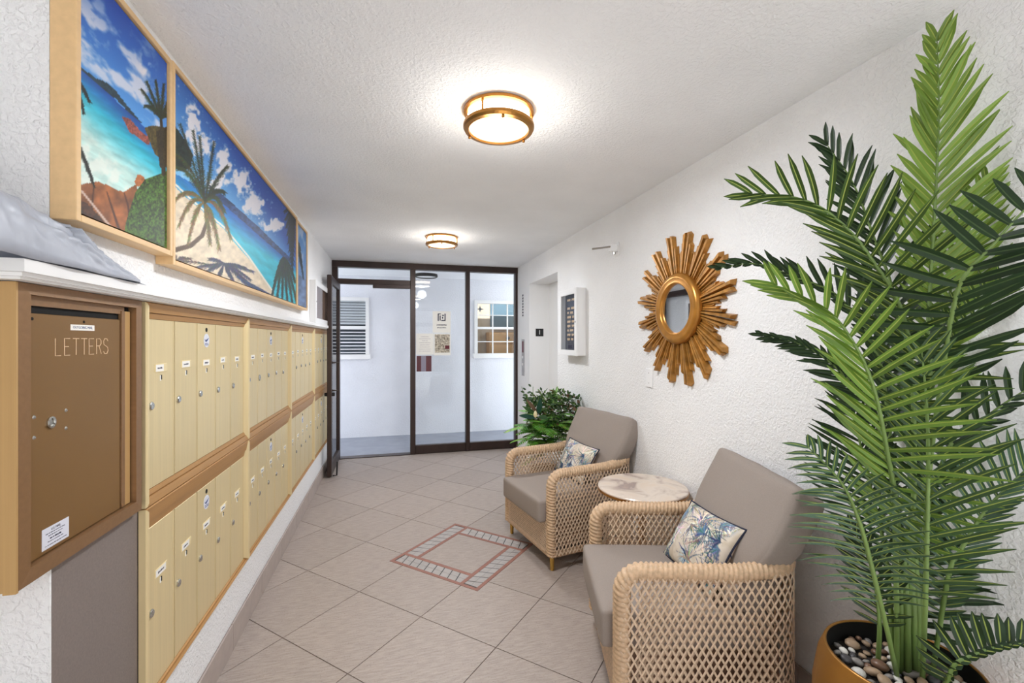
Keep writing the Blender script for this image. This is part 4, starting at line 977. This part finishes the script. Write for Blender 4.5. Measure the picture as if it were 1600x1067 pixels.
def fabric(p, seed):
    r = random.Random(seed); U, V = p.U, p.V
    p.c[:] = np.array([214, 203, 188]) / 255; p.mix(np.clip((fbm(U * .05, V * .05, seed) - .45) * 4, 0, 1) * .6, (190, 174, 152))
    cols = [(58, 84, 116), (112, 140, 158), (172, 154, 132), (148, 142, 124), (84, 110, 128), (232, 226, 214), (130, 120, 104), (46, 66, 98)]
    for q in range(34):
        cx, cy = r.uniform(-95, 95), r.uniform(-150, 150); a0 = r.uniform(0, 6.28); sp = r.uniform(1.4, 2.2); n = r.randint(8, 12); L = r.uniform(50, 85); col = cols[q % len(cols)]
        if q % 3 == 0: p.mix(np.clip(1.4 - np.hypot(U - cx - L * .4 * math.cos(a0), V - cy - L * .4 * math.sin(a0)) / (L * .42), 0, 1) * .75, tuple(min(255, c + 60) for c in cols[(q + 2) % len(cols)]))
        for k in range(n):
            a = a0 - sp / 2 + sp * k / (n - 1); bend = (k / (n - 1) - .5) * .9; pts = []
            for t in range(6): tt = t / 5; pts.append((cx + L * tt * math.cos(a + bend * tt), cy + L * tt * math.sin(a + bend * tt)))
            cc = tuple(max(0, min(255, c + r.randint(-18, 22))) for c in (col if k % 3 else cols[(q + 5) % len(cols)])); w_ = r.uniform(2.0, 6.0)
            p.stroke(pts, w_ * .6, .6, cc)
def throw_pillow(hx, hy, t, seed=1):
    m = MB(); n = 84; vs = []; fs = []
    for sg in (1, -1):
        for i in range(n + 1):
            for j in range(n + 1):
                a = -1 + 2 * i / n; b = -1 + 2 * j / n
                pin = 1 - .07 * (1 - abs(b) ** 2) * abs(a) ** 3; pin2 = 1 - .10 * (1 - abs(a) ** 2) * abs(b) ** 3
                th = t * max(0, (1 - abs(a) ** 2.6) * (1 - abs(b) ** 2.6)) ** .55
                vs.append((a * hx * pin, b * hy * pin2, sg * th + .002 * sg * math.sin(5 * a + 7 * b)))
    N = (n + 1) ** 2
    for i in range(n):
        for j in range(n):
            k = i * (n + 1) + j; fs.append((k, k + n + 1, k + n + 2, k + 1)); fs.append((N + k + 1, N + k + n + 2, N + k + n + 1, N + k))
    A = np.linspace(-1, 1, n + 1); U, V = np.meshgrid(A * 100, A * 160, indexing='ij'); pc = []
    for q in (0, 1):
        pt = Paint(U, V); fabric(pt, seed * 10 + q); c = np.clip(pt.c, 0, 1); c = np.where(c <= .04045, c / 12.92, ((c + .055) / 1.055) ** 2.4); pc += np.concatenate([c.reshape(-1, 3), np.ones(((n + 1) ** 2, 1))], 1).tolist()
    m.add(vs, fs, pc)
    rim = [vs[i * (n + 1)] for i in range(n)] + [vs[n * (n + 1) + j] for j in range(n)] + [vs[(n - i) * (n + 1) + n] for i in range(n)] + [vs[n - j] for j in range(n)]
    rim = [(p[0] * 1.005, p[1] * 1.01, 0) for p in rim]
    return m, rim
def armchair(loc, rz, label):
    t = thing('wicker_armchair', label, 'armchair', loc, rz, 'wicker armchairs with taupe cushions')
    out = Path(uplan(.004)); inn = Path(uplan(.004 + 2 * TH - .008))
    m = lattice(MB(), out, 0.012, out.L - .012, .10, lambda x: top_z(x) - .03, .0262,   .56, .0076, .0018)
    obj('outer_weave', m, M['wicker'], t, kind='stuff', local=True)
    m = lattice(MB(), inn, 0.03, inn.L - .03, .13, lambda x: top_z(x) - .03, .0262, .56, .0068, .0016, -1)
    obj('inner_weave', m, M['wicker'], t, kind='stuff', local=True)
    # wrapped rail: up the front edge, along the arm, round the back and down the other front edge
    mid = Path(uplan(TH)); rail = []
    rc = .07; x0 = TH
    for k in range(12): rail.append((x0, TH, .10 + (ARM_Z - TH - rc - .10) * k / 12))
    for k in range(8): a = PI - (PI / 2) * k / 8; rail.append((x0 + rc + rc * math.cos(a), TH, ARM_Z - TH - rc + rc * math.sin(a)))
    n = 120
    for k in range(n + 1):
        p, _ = mid.at(rc + (mid.L - 2 * rc) * k / n); rail.append((p.x, p.y, top_z(p.x) - TH))
    for k in range(1, 9): a = PI / 2 + (PI / 2) * k / 8; rail.append((x0 + rc + rc * math.cos(a), CW - TH, ARM_Z - TH - rc + rc * math.sin(a)))
    for k in range(1, 13): rail.append((x0, CW - TH, ARM_Z - TH - rc - (ARM_Z - TH - rc - .10) * k / 12))
    obj('wrapped_rail', wrap_tube(MB(), rail, TH), M['rail'], t, smooth=True, local=True)
    br = [(p.x, p.y, .10) for p in (mid.at(mid.L * k / 60)[0] for k in range(61))]
    obj('base_rail', wrap_tube(MB(), [(x0, TH + .0, .10)] + br[1:-1] + [(x0, CW - TH, .10), (x0, CW / 2, .10), (x0, TH + .01, .10)], .019, n=9), M['rail'], t, smooth=True, local=True)
    # front apron of close weave
    ap = MB(); fx = Path([Vector((.012, CW - .05, 0)), Vector((.012, .05, 0))])
    for fam in (-1, 1):
        s = -.3
        while s < .9:
            a0, a1 = s, s + fam * .11; P = []
            for k in range(7):
                ss = a0 + (a1 - a0) * k / 6; z = .105 + .20 * k / 6
                if 0 <= ss <= fx.L: P.append(Vector((.012 - .001 * fam, CW - .05 - ss, z)))
            if len(P) > 1: ap.ribbon(P, [Vector((-1, 0, 0))] * len(P), .0062, .0016)
            s += .0145
    obj('front_apron', ap, M['wicker'], t, kind='stuff', local=True)
    obj('seat_base', MB().box(.03, CD - .06, .07, CW - .07, .14, .30).box(.022, .03, .06, CW - .06, .11, .30), M['wicker_in'], t, local=True)
    for x, y in ((.045, .045), (.045, CW - .045), (CD - .07, .06), (CD - .07, CW - .06)):
        obj('leg', MB().lathe([(.0105, 0), (.012, .004), (.0155, .085), (.0155, .10)], (x, y, 0), 16), M['brass_leg'], t, local=True, smooth=False)
    iw = CW / 2 - 2 * TH - .001
    obj('seat_cushion', cushion((-.038 + CD - .09) / 2, CW / 2, .362, (CD - .09 + .038) / 2, iw, .072, .020, .010), M['taupe'], t, smooth=True, local=True)
    bc = cushion(0, 0, 0, .245, iw + .052, .060, .024, .024, 18, .0015)
    Mx = Matrix.Translation((CD - .085, CW / 2 - .012, .660)) @ Matrix.Rotation(math.radians(-64), 4, 'Y')
    xform(bc, Mx); bc.v = [Vector((p.x, CW / 2 + (p.y - CW / 2) * (1.0 if p.z > .68 else .86 if p.z < .58 else .86 + 1.4 * (p.z - .58)), p.z)) for p in bc.v]
    obj('back_cushion', bc, M['taupe'], t, smooth=True, local=True)
    return t, Matrix.Translation(loc) @ Matrix.Rotation(rz, 4, 'Z')
RA = math.radians(10.5); RB = math.radians(-16.5)
chA, mA = armchair((.905, 2.575, 0), RA, 'wicker armchair with taupe cushions beside the fern and elevator')
chB = copy_tree(chA); chB.location = (.748, 1.437, 0); chB.rotation_euler = (0, 0, RB)
chB['label'] = 'nearer wicker armchair with taupe cushions beside the gold palm planter'
mB_ = Matrix.Translation((.748, 1.437, 0)) @ Matrix.Rotation(RB, 4, 'Z')
def pillow(Mc, p, rx, ry, rz, hx, hy, label):
    m, rim = throw_pillow(hx, hy, .048, int(hy * 1000))
    L = Mc @ Matrix.Translation(p) @ Matrix.Rotation(rz, 4, 'Z') @ Matrix.Rotation(ry, 4, 'Y') @ Matrix.Rotation(rx, 4, 'Z')
    o = bpy.data.objects.new('throw_pillow', None); C.objects.link(o); o.matrix_world = L; WM[o.name] = L; tag(o, label, 'pillow', 'palm print throw pillows')
    obj('cover', m, M['pillow'], o, smooth=True, local=True)
    obj('piping', MB().tube(rim, .0038, 7, closed=True), M['piping'], o, smooth=True, local=True)
pillow(mA, (.415, .345, .568), 0, math.radians(-60), math.radians(-4), .130, .205, 'palm print throw pillow with navy piping on the chair by the fern')
pillow(mB_, (.420, .320, .570), math.radians(6), math.radians(-58), math.radians(4), .138, .210, 'palm print throw pillow with navy piping on the nearer chair')

# side table between the chairs
TX, TY, TZ = 1.317, 2.212, .62
st_ = thing('side_table', 'small round marble topped side table between the two wicker chairs', 'table', (TX, TY, 0))
obj('marble_top', MB().lathe([(.0, TZ - .018), (.232, TZ - .018), (.240, TZ - .012), (.240, TZ - .004), (.236, TZ), (0, TZ)], (TX, TY, 0), 64, cap=False), M['marble'], st_)
obj('brass_band', MB().lathe([(.234, TZ - .024), (.2415, TZ - .022), (.2415, TZ - .009), (.238, TZ - .009), (.234, TZ - .018)], (TX, TY, 0), 64, cap=False), M['brass'], st_)
obj('pedestal', MB().lathe([(.17, 0), (.17, .012), (.03, .03), (.022, .06), (.022, TZ - .05), (.09, TZ - .022), (.09, TZ - .018)], (TX, TY, 0), 32), M['brass'], st_)

# ================================================================ SUNBURST MIRROR
MY, MZ = 2.215, 1.600
sb = thing('sunburst_mirror', 'round mirror with a large gold sunburst frame of wooden rays on the right wall', 'mirror', (XR, MY, MZ))
NS = 16
def ray_piece(ang, r0, r1, w0, w1, x0, x1, skew):
    ca, sa = math.cos(ang), math.sin(ang)
    def P(r, t, x): return (x, MY + r * ca - t * sa, MZ + r * sa + t * ca)
    m = MB()
    vs = [P(r0, -w0 / 2, x0), P(r0, w0 / 2, x0), P(r0, w0 * .3, x1 + .004), P(r0, -w0 * .3, x1 + .004),
          P(r1 - skew, -w1 / 2, x0), P(r1 + skew, w1 / 2, x0), P(r1 + skew * .6 - .004, w1 * .3, x1), P(r1 - skew * .6 - .004, -w1 * .3, x1)]
    m.add(vs, [(0, 1, 2, 3), (7, 6, 5, 4), (0, 4, 5, 1), (1, 5, 6, 2), (2, 6, 7, 3), (3, 7, 4, 0)])
    return m
for k in range(NS):
    base = 2 * PI * (k + .5) / NS
    for j, (da, L, w1) in enumerate(((-.036, .425, .027), (.038, .430, .027), (-.100, .365, .021), (.102, .362, .021), (-.150, .32, .017), (.152, .315, .017), (.196, .285, .013))):
        L2 = L * random.uniform(.965, 1.02); depth = (.034, .028, .022, .026, .020, .015, .010)[j]
        obj('ray', ray_piece(base + da, .15, L2, .0085, w1, XR - .0015, XR - depth, random.choice((-.008, .008))), M['sun_gold'], sb)
obj('back_disc', MB().lathe([(.20, 0), (.20, -.010), (0, -.010)], (XR - .0005, MY, MZ), 40, 'x', cap=False), M['sun_gold'], sb)
obj('round_frame', MB().lathe([(.198, -.018), (.200, -.036), (.190, -.050), (.170, -.054), (.155, -.048), (.147, -.052), (.140, -.050), (.136, -.038), (.136, -.030)], (XR, MY, MZ), 72, 'x', cap=False), M['ring_gold'], sb, smooth=True)
obj('mirror_glass', MB().lathe([(.138, -.034), (.08, -.034), (0, -.034)], (XR, MY, MZ), 56, 'x', cap=False), M['mirror'], sb)

# ================================================================ PALM IN GOLD PLANTER
PX, PY, PR, PZ = 1.354, 0.930, 0.176, 0.54
pp = thing('potted_palm', 'tall artificial palm in an aged gold planter at the right', 'plant', (PX, PY, 0))
po = obj('planter', MB().lathe([(.0, 0), (.125, 0), (.150, .02), (.192, .20), (.207, .34), (.205, .42), (.192, .50), (.178, PZ - .004), (.176, PZ), (.1705, PZ), (.1695, PZ - .004)], (PX, PY, 0), 64, cap=False), M['pot'], pp, smooth=True)
obj('liner', MB().lathe([(.1694, PZ - .003), (.172, PZ - .03), (.173, PZ - .085), (0, PZ - .085)], (PX, PY, 0), 48, cap=False), M['pot_in'], po, smooth=True)
SOILZ = PZ - .062
obj('soil', MB().lathe([(.173, SOILZ), (.1, SOILZ + .004), (0, SOILZ + .005)], (PX, PY, 0), 32, cap=False), M['soil'], po)
def catmull(P, n):
    out = []; Q = [P[0] * 2 - P[1]] + P + [P[-1] * 2 - P[-2]]
    for i in range(1, len(Q) - 2):
        for k in range(n):
            t = k / n; a, b, c, d = Q[i - 1], Q[i], Q[i + 1], Q[i + 2]
            out.append(.5 * ((2 * b) + (c - a) * t + (2 * a - 5 * b + 4 * c - d) * t * t + (3 * b - a - 3 * c + d) * t ** 3))
    out.append(P[-1]); return out
CAMP = Vector((0, 0, CAM_H))
def tone(c, k): return [c[0] * k, c[1] * k, c[2] * k, 1]
LEAFC = {'bright': lin(122, 152, 62), 'mid': lin(66, 92, 40), 'shaded': lin(40, 62, 36), 'blue': lin(66, 96, 70)}
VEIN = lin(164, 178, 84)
def leaflet(mb, p, d, nrm, L, w, droop, col, vein, xmax=XR - .012):
    """folded narrow blade with a pale midrib"""
    n = 7; side = d.cross(nrm).normalized(); nn = side.cross(d).normalized(); vs = []; cs = []; fs = []; j = random.uniform(.75, 1.2); curl = random.uniform(-.10, .10)
    for k in range(n + 1):
        t = k / n; c = p + d * (L * t) + Vector((0, 0, -1)) * (droop * L * t * t)
        ww = w * min(1, .5 + t * 2.6) * (1, .94, .55, .12)[max(0, k - n + 3)] if k > n - 3 else w * min(1, .5 + t * 2.6)
        f = ww * .30
        for q in (-1, -.17, -.10, .10, .17, 1):
            v = c + side * (ww / 2 * q + curl * L * t * t) + nn * (f * abs(q))
            if v.x > xmax: v.x = xmax - random.uniform(0, .004)
            vs.append(v); cs.append(tone(vein, 1) if abs(q) < .15 and t < .93 else tone(col, j))
    for k in range(n):
        for q in range(5): fs.append((k * 6 + q, k * 6 + q + 1, k * 6 + 7 + q, k * 6 + 6 + q))
    mb.add(vs, fs, cs); return mb
pieces_left = [300]
def frond(ctrl, base, lenL, lenR, start, col, n=22, split=False, angL=(62, 22), angR=(62, 22), vein=None, droop=.10, lift=.12, w=.015, rs=.0062, turn=0.0, upright=False):
    """ctrl: measured points (u, v, distance) along the rib; base: where the stalk leaves the pebbles"""
    P = [on_z(base[0], base[1], SOILZ + .01)] + [at_d(*c) for c in ctrl]
    for p in P[1:]: p.x = min(p.x, XR - .03)
    S = catmull(P, 14); N = len(S) - 1
    rad = [rs * (1 - .78 * (i / N) ** 1.3) for i in range(N + 1)]
    f = obj('frond', MB().tube(S, rad, 8), M['stem'], pp, smooth=True)
    dist = [0]
    for i in range(N): dist.append(dist[-1] + (S[i + 1] - S[i]).length)
    tot = dist[-1]; i0 = start * tot; mass = MB()
    for k in range(n + 1):
        t = k / n; sd = i0 + (tot - i0) * t * .995; i = min(N - 1, max(0, int(np.searchsorted(dist, sd)) - 1)); p = S[i].lerp(S[i + 1], (sd - dist[i]) / max(1e-6, dist[i + 1] - dist[i]))
        T = (S[min(N, i + 2)] - S[max(0, i - 1)]).normalized(); V = (p - CAMP).normalized(); Sd = T.cross(V).normalized()
        if turn: Sd = (Sd * math.cos(turn) + V * math.sin(turn)).normalized()
        face = Sd.cross(T).normalized()
        if face.dot(V) > 0: face = -face
        prof = (.62 + .38 * min(1, t * 4)) * (1 - .62 * max(0, (t - .45) / .55) ** 1.4)
        d_px = (p - CAMP).dot(Vector((_s, _c, 0)))
        for sg, Lp, ang in ((1, lenL, angL), (-1, lenR, angR)):
            if Lp <= 0: continue
            a = math.radians(ang[0] + (ang[1] - ang[0]) * t + random.uniform(-4, 4)); L = Lp / F_PX * d_px * prof * random.uniform(.92, 1.06)
            d = (T * math.cos(a) + Sd * sg * math.sin(a) + face * (lift + random.uniform(-.06, .06))).normalized()
            one = leaflet(MB(), p, d, face, L, w * (.75 + .25 * prof), droop * random.uniform(.6, 1.4), col, vein or VEIN)
            if split and pieces_left[0] > 0:
                pieces_left[0] -= 1; obj('leaflet', one, M['leaf'], f, smooth=False)
            else: mass.add(one.v, one.f, one.col)
    if mass.v: obj('leaflets', mass, M['leaf'], f, kind='stuff')
B_, MI, SHD, BL = (LEAFC[k] for k in ('bright', 'mid', 'shaded', 'blue'))
SHD_VEIN = lin(70, 92, 52)  # midrib dimmed to match the shade painted into the dark fronds
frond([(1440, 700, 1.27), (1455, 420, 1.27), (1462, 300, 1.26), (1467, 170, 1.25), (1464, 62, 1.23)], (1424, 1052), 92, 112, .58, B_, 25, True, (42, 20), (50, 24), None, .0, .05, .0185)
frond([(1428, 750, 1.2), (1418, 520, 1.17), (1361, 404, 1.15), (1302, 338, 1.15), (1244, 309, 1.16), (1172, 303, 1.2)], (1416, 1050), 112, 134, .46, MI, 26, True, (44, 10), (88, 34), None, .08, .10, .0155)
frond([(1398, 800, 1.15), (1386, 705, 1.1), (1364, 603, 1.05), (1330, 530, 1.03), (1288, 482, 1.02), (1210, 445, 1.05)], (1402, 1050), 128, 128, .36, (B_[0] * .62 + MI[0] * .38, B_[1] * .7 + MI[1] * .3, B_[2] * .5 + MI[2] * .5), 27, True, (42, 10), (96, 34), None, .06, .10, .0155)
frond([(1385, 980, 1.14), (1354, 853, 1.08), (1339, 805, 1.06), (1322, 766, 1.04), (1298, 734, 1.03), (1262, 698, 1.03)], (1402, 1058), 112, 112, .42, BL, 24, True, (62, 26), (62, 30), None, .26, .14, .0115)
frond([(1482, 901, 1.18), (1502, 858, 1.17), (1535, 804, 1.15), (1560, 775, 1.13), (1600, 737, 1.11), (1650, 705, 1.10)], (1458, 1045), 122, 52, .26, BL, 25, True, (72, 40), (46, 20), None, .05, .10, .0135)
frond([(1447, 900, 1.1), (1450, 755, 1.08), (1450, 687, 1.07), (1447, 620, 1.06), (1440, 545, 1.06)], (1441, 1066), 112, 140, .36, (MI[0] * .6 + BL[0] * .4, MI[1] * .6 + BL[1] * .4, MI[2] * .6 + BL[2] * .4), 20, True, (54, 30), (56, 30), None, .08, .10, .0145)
frond([(1450, 760, 1.2), (1470, 600, 1.12), (1492, 470, 1.02), (1514, 422, .98), (1549, 385, .96), (1600, 329, .95), (1665, 275, .95)], (1432, 1050), 112, 130, .60, SHD, 15, False, (100, 62), (52, 40), SHD_VEIN, .02, .04, .021)
frond([(1422, 760, 1.3), (1402, 490, 1.36), (1362, 362, 1.40), (1332, 285, 1.43), (1292, 226, 1.47)], (1420, 1046), 96, 96, .50, SHD, 24, False, (48, 14), (56, 24), SHD_VEIN, .04, .06, .0155)
frond([(1396, 760, 1.3), (1372, 560, 1.36), (1312, 466, 1.42), (1240, 432, 1.48), (1180, 412, 1.54), (1126, 418, 1.60)], (1408, 1046), 26, 62, .48, SHD, 24, False, (26, 8), (56, 14), SHD_VEIN, .02, .05, .0155)
frond([(1400, 780, 1.28), (1362, 645, 1.29), (1310, 578, 1.31), (1255, 540, 1.33), (1192, 523, 1.37)], (1412, 1046), 56, 40, .52, SHD, 22, False, (54, 16), (30, 10), SHD_VEIN, .06, .05, .0135)
frond([(1386, 880, 1.32), (1360, 760, 1.37), (1338, 670, 1.4), (1322, 622, 1.42)], (1396, 1040), 96, 70, .40, SHD, 24, False, (68, 34), (50, 22), SHD_VEIN, .05, .06, .0115)
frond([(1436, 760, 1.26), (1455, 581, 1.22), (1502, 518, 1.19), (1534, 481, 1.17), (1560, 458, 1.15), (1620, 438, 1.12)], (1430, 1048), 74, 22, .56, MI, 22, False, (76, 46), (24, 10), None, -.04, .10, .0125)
frond([(1446, 820, 1.25), (1487, 692, 1.2), (1530, 660, 1.18), (1570, 630, 1.15), (1630, 598, 1.12)], (1434, 1046), 96, 46, .46, SHD, 16, False, (72, 44), (40, 24), SHD_VEIN, .0, .06, .0155)
frond([(1481, 1062, 1.10), (1493, 1038, 1.08), (1514, 1026, 1.07), (1545, 1014, 1.06), (1580, 1007, 1.05), (1640, 1003, 1.03)], (1470, 1092), 54, 14, .34, SHD, 14, False, (84, 50), (40, 20), None, .0, .25, .019, turn=.3)
frond([(1418, 950, 1.30), (1424, 890, 1.34), (1427, 830, 1.37)], (1416, 1046), 66, 112, .26, SHD, 11, False, (70, 40), (76, 48), SHD_VEIN, .04, .06, .0175)
frond([(1374, 970, 1.25), (1366, 905, 1.25), (1352, 862, 1.26), (1330, 822, 1.28)], (1372, 1036), 62, 66, .36, SHD, 11, False, (56, 24), (56, 24), None, .10, .08, .0155)
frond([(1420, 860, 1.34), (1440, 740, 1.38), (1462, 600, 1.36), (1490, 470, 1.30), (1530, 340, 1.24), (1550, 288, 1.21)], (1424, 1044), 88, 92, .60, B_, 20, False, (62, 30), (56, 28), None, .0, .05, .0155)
frond([(1408, 900, 1.35), (1400, 760, 1.42), (1382, 600, 1.46), (1360, 470, 1.48), (1352, 400, 1.48)], (1410, 1042), 52, 56, .52, SHD, 16, False, (34, 16), (36, 16), SHD_VEIN, .05, .04, .0135)
# extra bare stalks bundled in the middle
for (u, v, u2) in ((1408, 1050, 1404), (1419, 1056, 1412), (1428, 1052, 1424), (1436, 1048, 1430)):
    a = on_z(u, v, SOILZ + .01); b = at_d(u2, 872, 1.22); obj('stalk', MB().tube([a, a.lerp(b, .5) + Vector((.004, 0, 0)), b], [.0085, .0078, .007], 10), M['stem'], pp, smooth=True)

# pebbles in the planter
ico = []
def pebble_mesh(seed):
    r = random.Random(seed); m = MB(); n, k = 10, 7; vs = []; fs = []
    sx, sy, sz = 1, r.uniform(.65, .9), r.uniform(.45, .62); ph = [r.uniform(0, 6) for _ in range(3)]
    for i in range(k + 1):
        th = PI * i / k
        for j in range(n):
            a = 2 * PI * j / n; q = 1 + .08 * math.sin(2 * a + ph[0]) + .06 * math.sin(3 * a + ph[1] + th)
            vs.append((sx * q * math.sin(th) * math.cos(a), sy * q * math.sin(th) * math.sin(a), sz * math.cos(th)))
    for i in range(k):
        for j in range(n): fs.append((i * n + j, (i + 1) * n + j, (i + 1) * n + (j + 1) % n, i * n + (j + 1) % n))
    m.add(vs, fs); me = bpy.data.meshes.new('pebble'); me.from_pydata([tuple(p) for p in m.v], [], m.f); me.polygons.foreach_set('use_smooth', [True] * len(me.polygons)); return me
pm = {}
placed = []
tries = 0
rp = random.Random(11)
while len(placed) < 190 and tries < 9000:
    tries += 1
    r_ = .158 * math.sqrt(rp.random()); a = rp.uniform(0, 2 * PI); s_ = rp.uniform(.0105, .0235); x, y = PX + r_ * math.cos(a), PY + r_ * math.sin(a)
    if r_ + s_ > .166: continue
    if any((x - q[0]) ** 2 + (y - q[1]) ** 2 < ((s_ + q[2]) * .86) ** 2 for q in placed): continue
    placed.append((x, y, s_))
rank = {}
for x, y, s_ in sorted(placed, key=lambda q: -q[2]):
    up_ = Vector((x, y, SOILZ)) - Vector((0, 0, CAM_H)); dd_ = up_.x * _s + up_.y * _c
    if HORIZON - F_PX * up_.z / dd_ > 1085: continue
    k = rp.choices(range(5), (.22, .26, .24, .14, .14))[0]; v = rp.randrange(3)
    if (k, v) not in pm:
        pm[(k, v)] = pebble_mesh(k * 7 + v); pm[(k, v)].materials.append(PEB[k][0])
    o = bpy.data.objects.new('pebble', pm[(k, v)]); C.objects.link(o); o.location = (x, y, SOILZ + .004 + s_ * .5 + rp.uniform(0, .008)); o.scale = (s_, s_, s_)
    o.rotation_euler = (rp.uniform(-.4, .4), rp.uniform(-.4, .4), rp.uniform(0, 6.28))
    cn = 'charcoal' if PEB[k][1] == 'dark' else PEB[k][1]; rr_ = math.hypot(x - PX, y - PY)
    if rr_ < .075: zone = 'around the palm stalks'
    else: zone = ('by the wall side', 'by the far rim', 'by the chair side', 'by the near rim')[int(((math.atan2(y - PY, x - PX) + PI / 4) % (2 * PI)) / (PI / 2))]
    rank[(cn, zone)] = q_ = rank.get((cn, zone), 0) + 1
    od = ('largest', 'second largest', 'third largest', 'fourth largest', 'fifth largest', 'sixth largest', 'seventh largest', 'eighth largest', 'ninth largest', 'tenth largest', 'eleventh largest', 'twelfth largest', 'thirteenth largest', 'fourteenth largest')[min(q_, 14) - 1]
    tag(o, '%s %s pebble %s in the gold planter' % (od, cn, zone), 'pebble', 'pebbles in the gold planter')

# ================================================================ FERN AND MAGNOLIA ARRANGEMENT
FX, FY = 1.27, 3.70
fp = thing('fern_arrangement', 'bushy green fern and magnolia arrangement behind the far armchair', 'plant', (FX, FY, 0))
obj('pot', MB().lathe([(0, 0), (.10, 0), (.14, .30), (.145, .32), (.13, .32), (.125, .28), (0, .28)], (FX, FY, 0), 28, cap=False), M['pot'], fp)
rf = random.Random(5)
def blade(mb, p, d, up, L, w, col, n=3, droop=.2):
    sd = d.cross(up)
    if sd.length < 1e-3: sd = d.cross(Vector((1, 0, 0)))
    sd.normalize(); vs = []; cs = []; fs = []
    for k in range(n + 1):
        t = k / n; c = p + d * L * t + Vector((0, 0, -droop * L * t * t)); ww = w * math.sin(PI * min(.97, .12 + t * .85))
        for q in (-1, 1):
            v = c + sd * ww / 2 * q; v.x = min(v.x, XR - .01); vs.append(v); cs.append(tone(col, 1))
    for k in range(n): fs.append((2 * k, 2 * k + 1, 2 * k + 3, 2 * k + 2))
    mb.add(vs, fs, cs)
def fern_frond(base, az, el, L, col, k=.5):
    m = MB(); d = Vector((math.cos(az) * math.cos(el), math.sin(az) * math.cos(el), math.sin(el))); P = []
    n = 16
    for i in range(n + 1):
        t = i / n; q = base + d * (L * t) + Vector((0, 0, -k * L * t * t)); q.x = min(q.x, XR - .015); P.append(q)
    for i in range(2, n):
        T = (P[i + 1] - P[i]).normalized(); sd = T.cross(Vector((0, 0, 1)))
        if sd.length < 1e-3: sd = Vector((1, 0, 0))
        sd.normalize()
        ln = L * .24 * math.sin(PI * (.16 + .80 * i / n)) + .006
        for sg in (-1, 1):
            cc = [c * rf.uniform(.75, 1.25) for c in col[:3]]
            blade(m, P[i], (sd * sg + T * .45).normalized(), Vector((0, 0, 1)), ln, .016, cc, 3, .15)
    o = obj('fern_frond', m, M['fern'], fp)
    obj('rib', MB().tube(P, .0016, 5), M['stem'], o)
G1, G2, G3 = lin(122, 178, 72), lin(84, 138, 60), lin(150, 190, 110)
base = Vector((FX, FY, .36))
for i in range(46):
    az = PI * .5 + i * 2.39996; el = rf.uniform(.1, 1.0); L = rf.uniform(.26, .40)
    b_ = base + Vector((rf.uniform(-.05, .05), rf.uniform(-.05, .05), rf.uniform(.06, .34)))
    fern_frond(b_, az, el, L, (G1, G2)[i % 2])
for i in range(44):
    fern_frond(base + Vector((rf.uniform(-.16, .10), rf.uniform(-.12, .02), rf.uniform(.14, .42))), rf.uniform(PI * .95, PI * 1.75), rf.uniform(.1, .9), rf.uniform(.20, .30), (G1, G3, G1, G2)[i % 4], .45)
for az, el, L in ((PI * .9, 1.25, .40), (-.6, 1.4, .42), (PI * 1.3, 1.15, .36), (.9, 1.3, .38)): fern_frond(base + Vector((.04, 0, .40)), az, el, L * .85, G3, .25)
bx_ = MB(); rv = random.Random(8)
for i in range(1300):      # small-leaved boxwood sprigs filling the crown
    a = rv.uniform(0, 6.28); r_ = .24 * math.sqrt(rv.random()); z = rv.uniform(.66, .985) - .5 * max(0, r_ - .12)
    c = Vector((FX + .06 + r_ * math.cos(a), FY - .02 + r_ * math.sin(a), z)); c.x = min(c.x, XR - .02)
    d = Vector((rv.uniform(-1, 1), rv.uniform(-1, 1), rv.uniform(-.2, 1))).normalized()
    col = rv.choices((lin(70, 100, 52), lin(96, 124, 62), lin(46, 72, 40), lin(124, 96, 76)), (.4, .25, .25, .12))[0]
    blade(bx_, c, d, Vector((rv.uniform(-1, 1), rv.uniform(-1, 1), 1)).normalized(), rv.uniform(.030, .052), rv.uniform(.017, .028), col, 3, .1)
obj('small_leaves', bx_, M['fern'], fp, kind='stuff')
sp_ = MB(); tw = MB()
for i in range(4):
    p0 = base + Vector((-.12, .0, .25)); p1 = at_d(815 + i * 9, 604 + (i % 2) * 16, 3.78); tw.tube([p0, p0.lerp(p1, .6) + Vector((0, 0, .03)), p1], .0022, 5)
    for k in range(9):
        q = p0.lerp(p1, .45 + .55 * k / 9) + Vector((rv.uniform(-.02, .02), rv.uniform(-.02, .02), rv.uniform(-.01, .035)))
        blade(sp_, q, Vector((rv.uniform(-1, 1), rv.uniform(-.5, .5), rv.uniform(-.3, 1))).normalized(), Vector((0, -1, .4)), .036, .02, lin(58, 84, 52), 3, .1)
obj('sprig_stems', tw, M['stem'], fp, kind='stuff'); obj('sprig_leaves', sp_, M['fern'], fp, kind='stuff')
for (u, v), (du, dv), cc in (((838, 652), (-27, -3), lin(38, 74, 62)), ((838, 648), (-22, -14), lin(64, 104, 52)), ((840, 645), (-18, -22), lin(112, 84, 60)), ((842, 646), (2, -24), lin(42, 78, 62)), ((842, 650), (14, 4), lin(56, 90, 52))):
    p = at_d(u, v, 3.62); q = at_d(u + du, v + dv, 3.56); m = MB(); blade(m, p, (q - p).normalized(), Vector((0, -.6, .8)), (q - p).length, .055, cc, 7, .02)
    obj('magnolia_leaf', m, M['fern'], fp, smooth=True)
p = at_d(836.5, 647, 3.54)
obj('magnolia_bud', MB().lathe([(.004, -.028), (.014, -.015), (.016, 0), (.010, .018), (0, .030)], p, 14, cap=False), mat('cream_petal', lin(226, 214, 168), .5), fp, smooth=True)
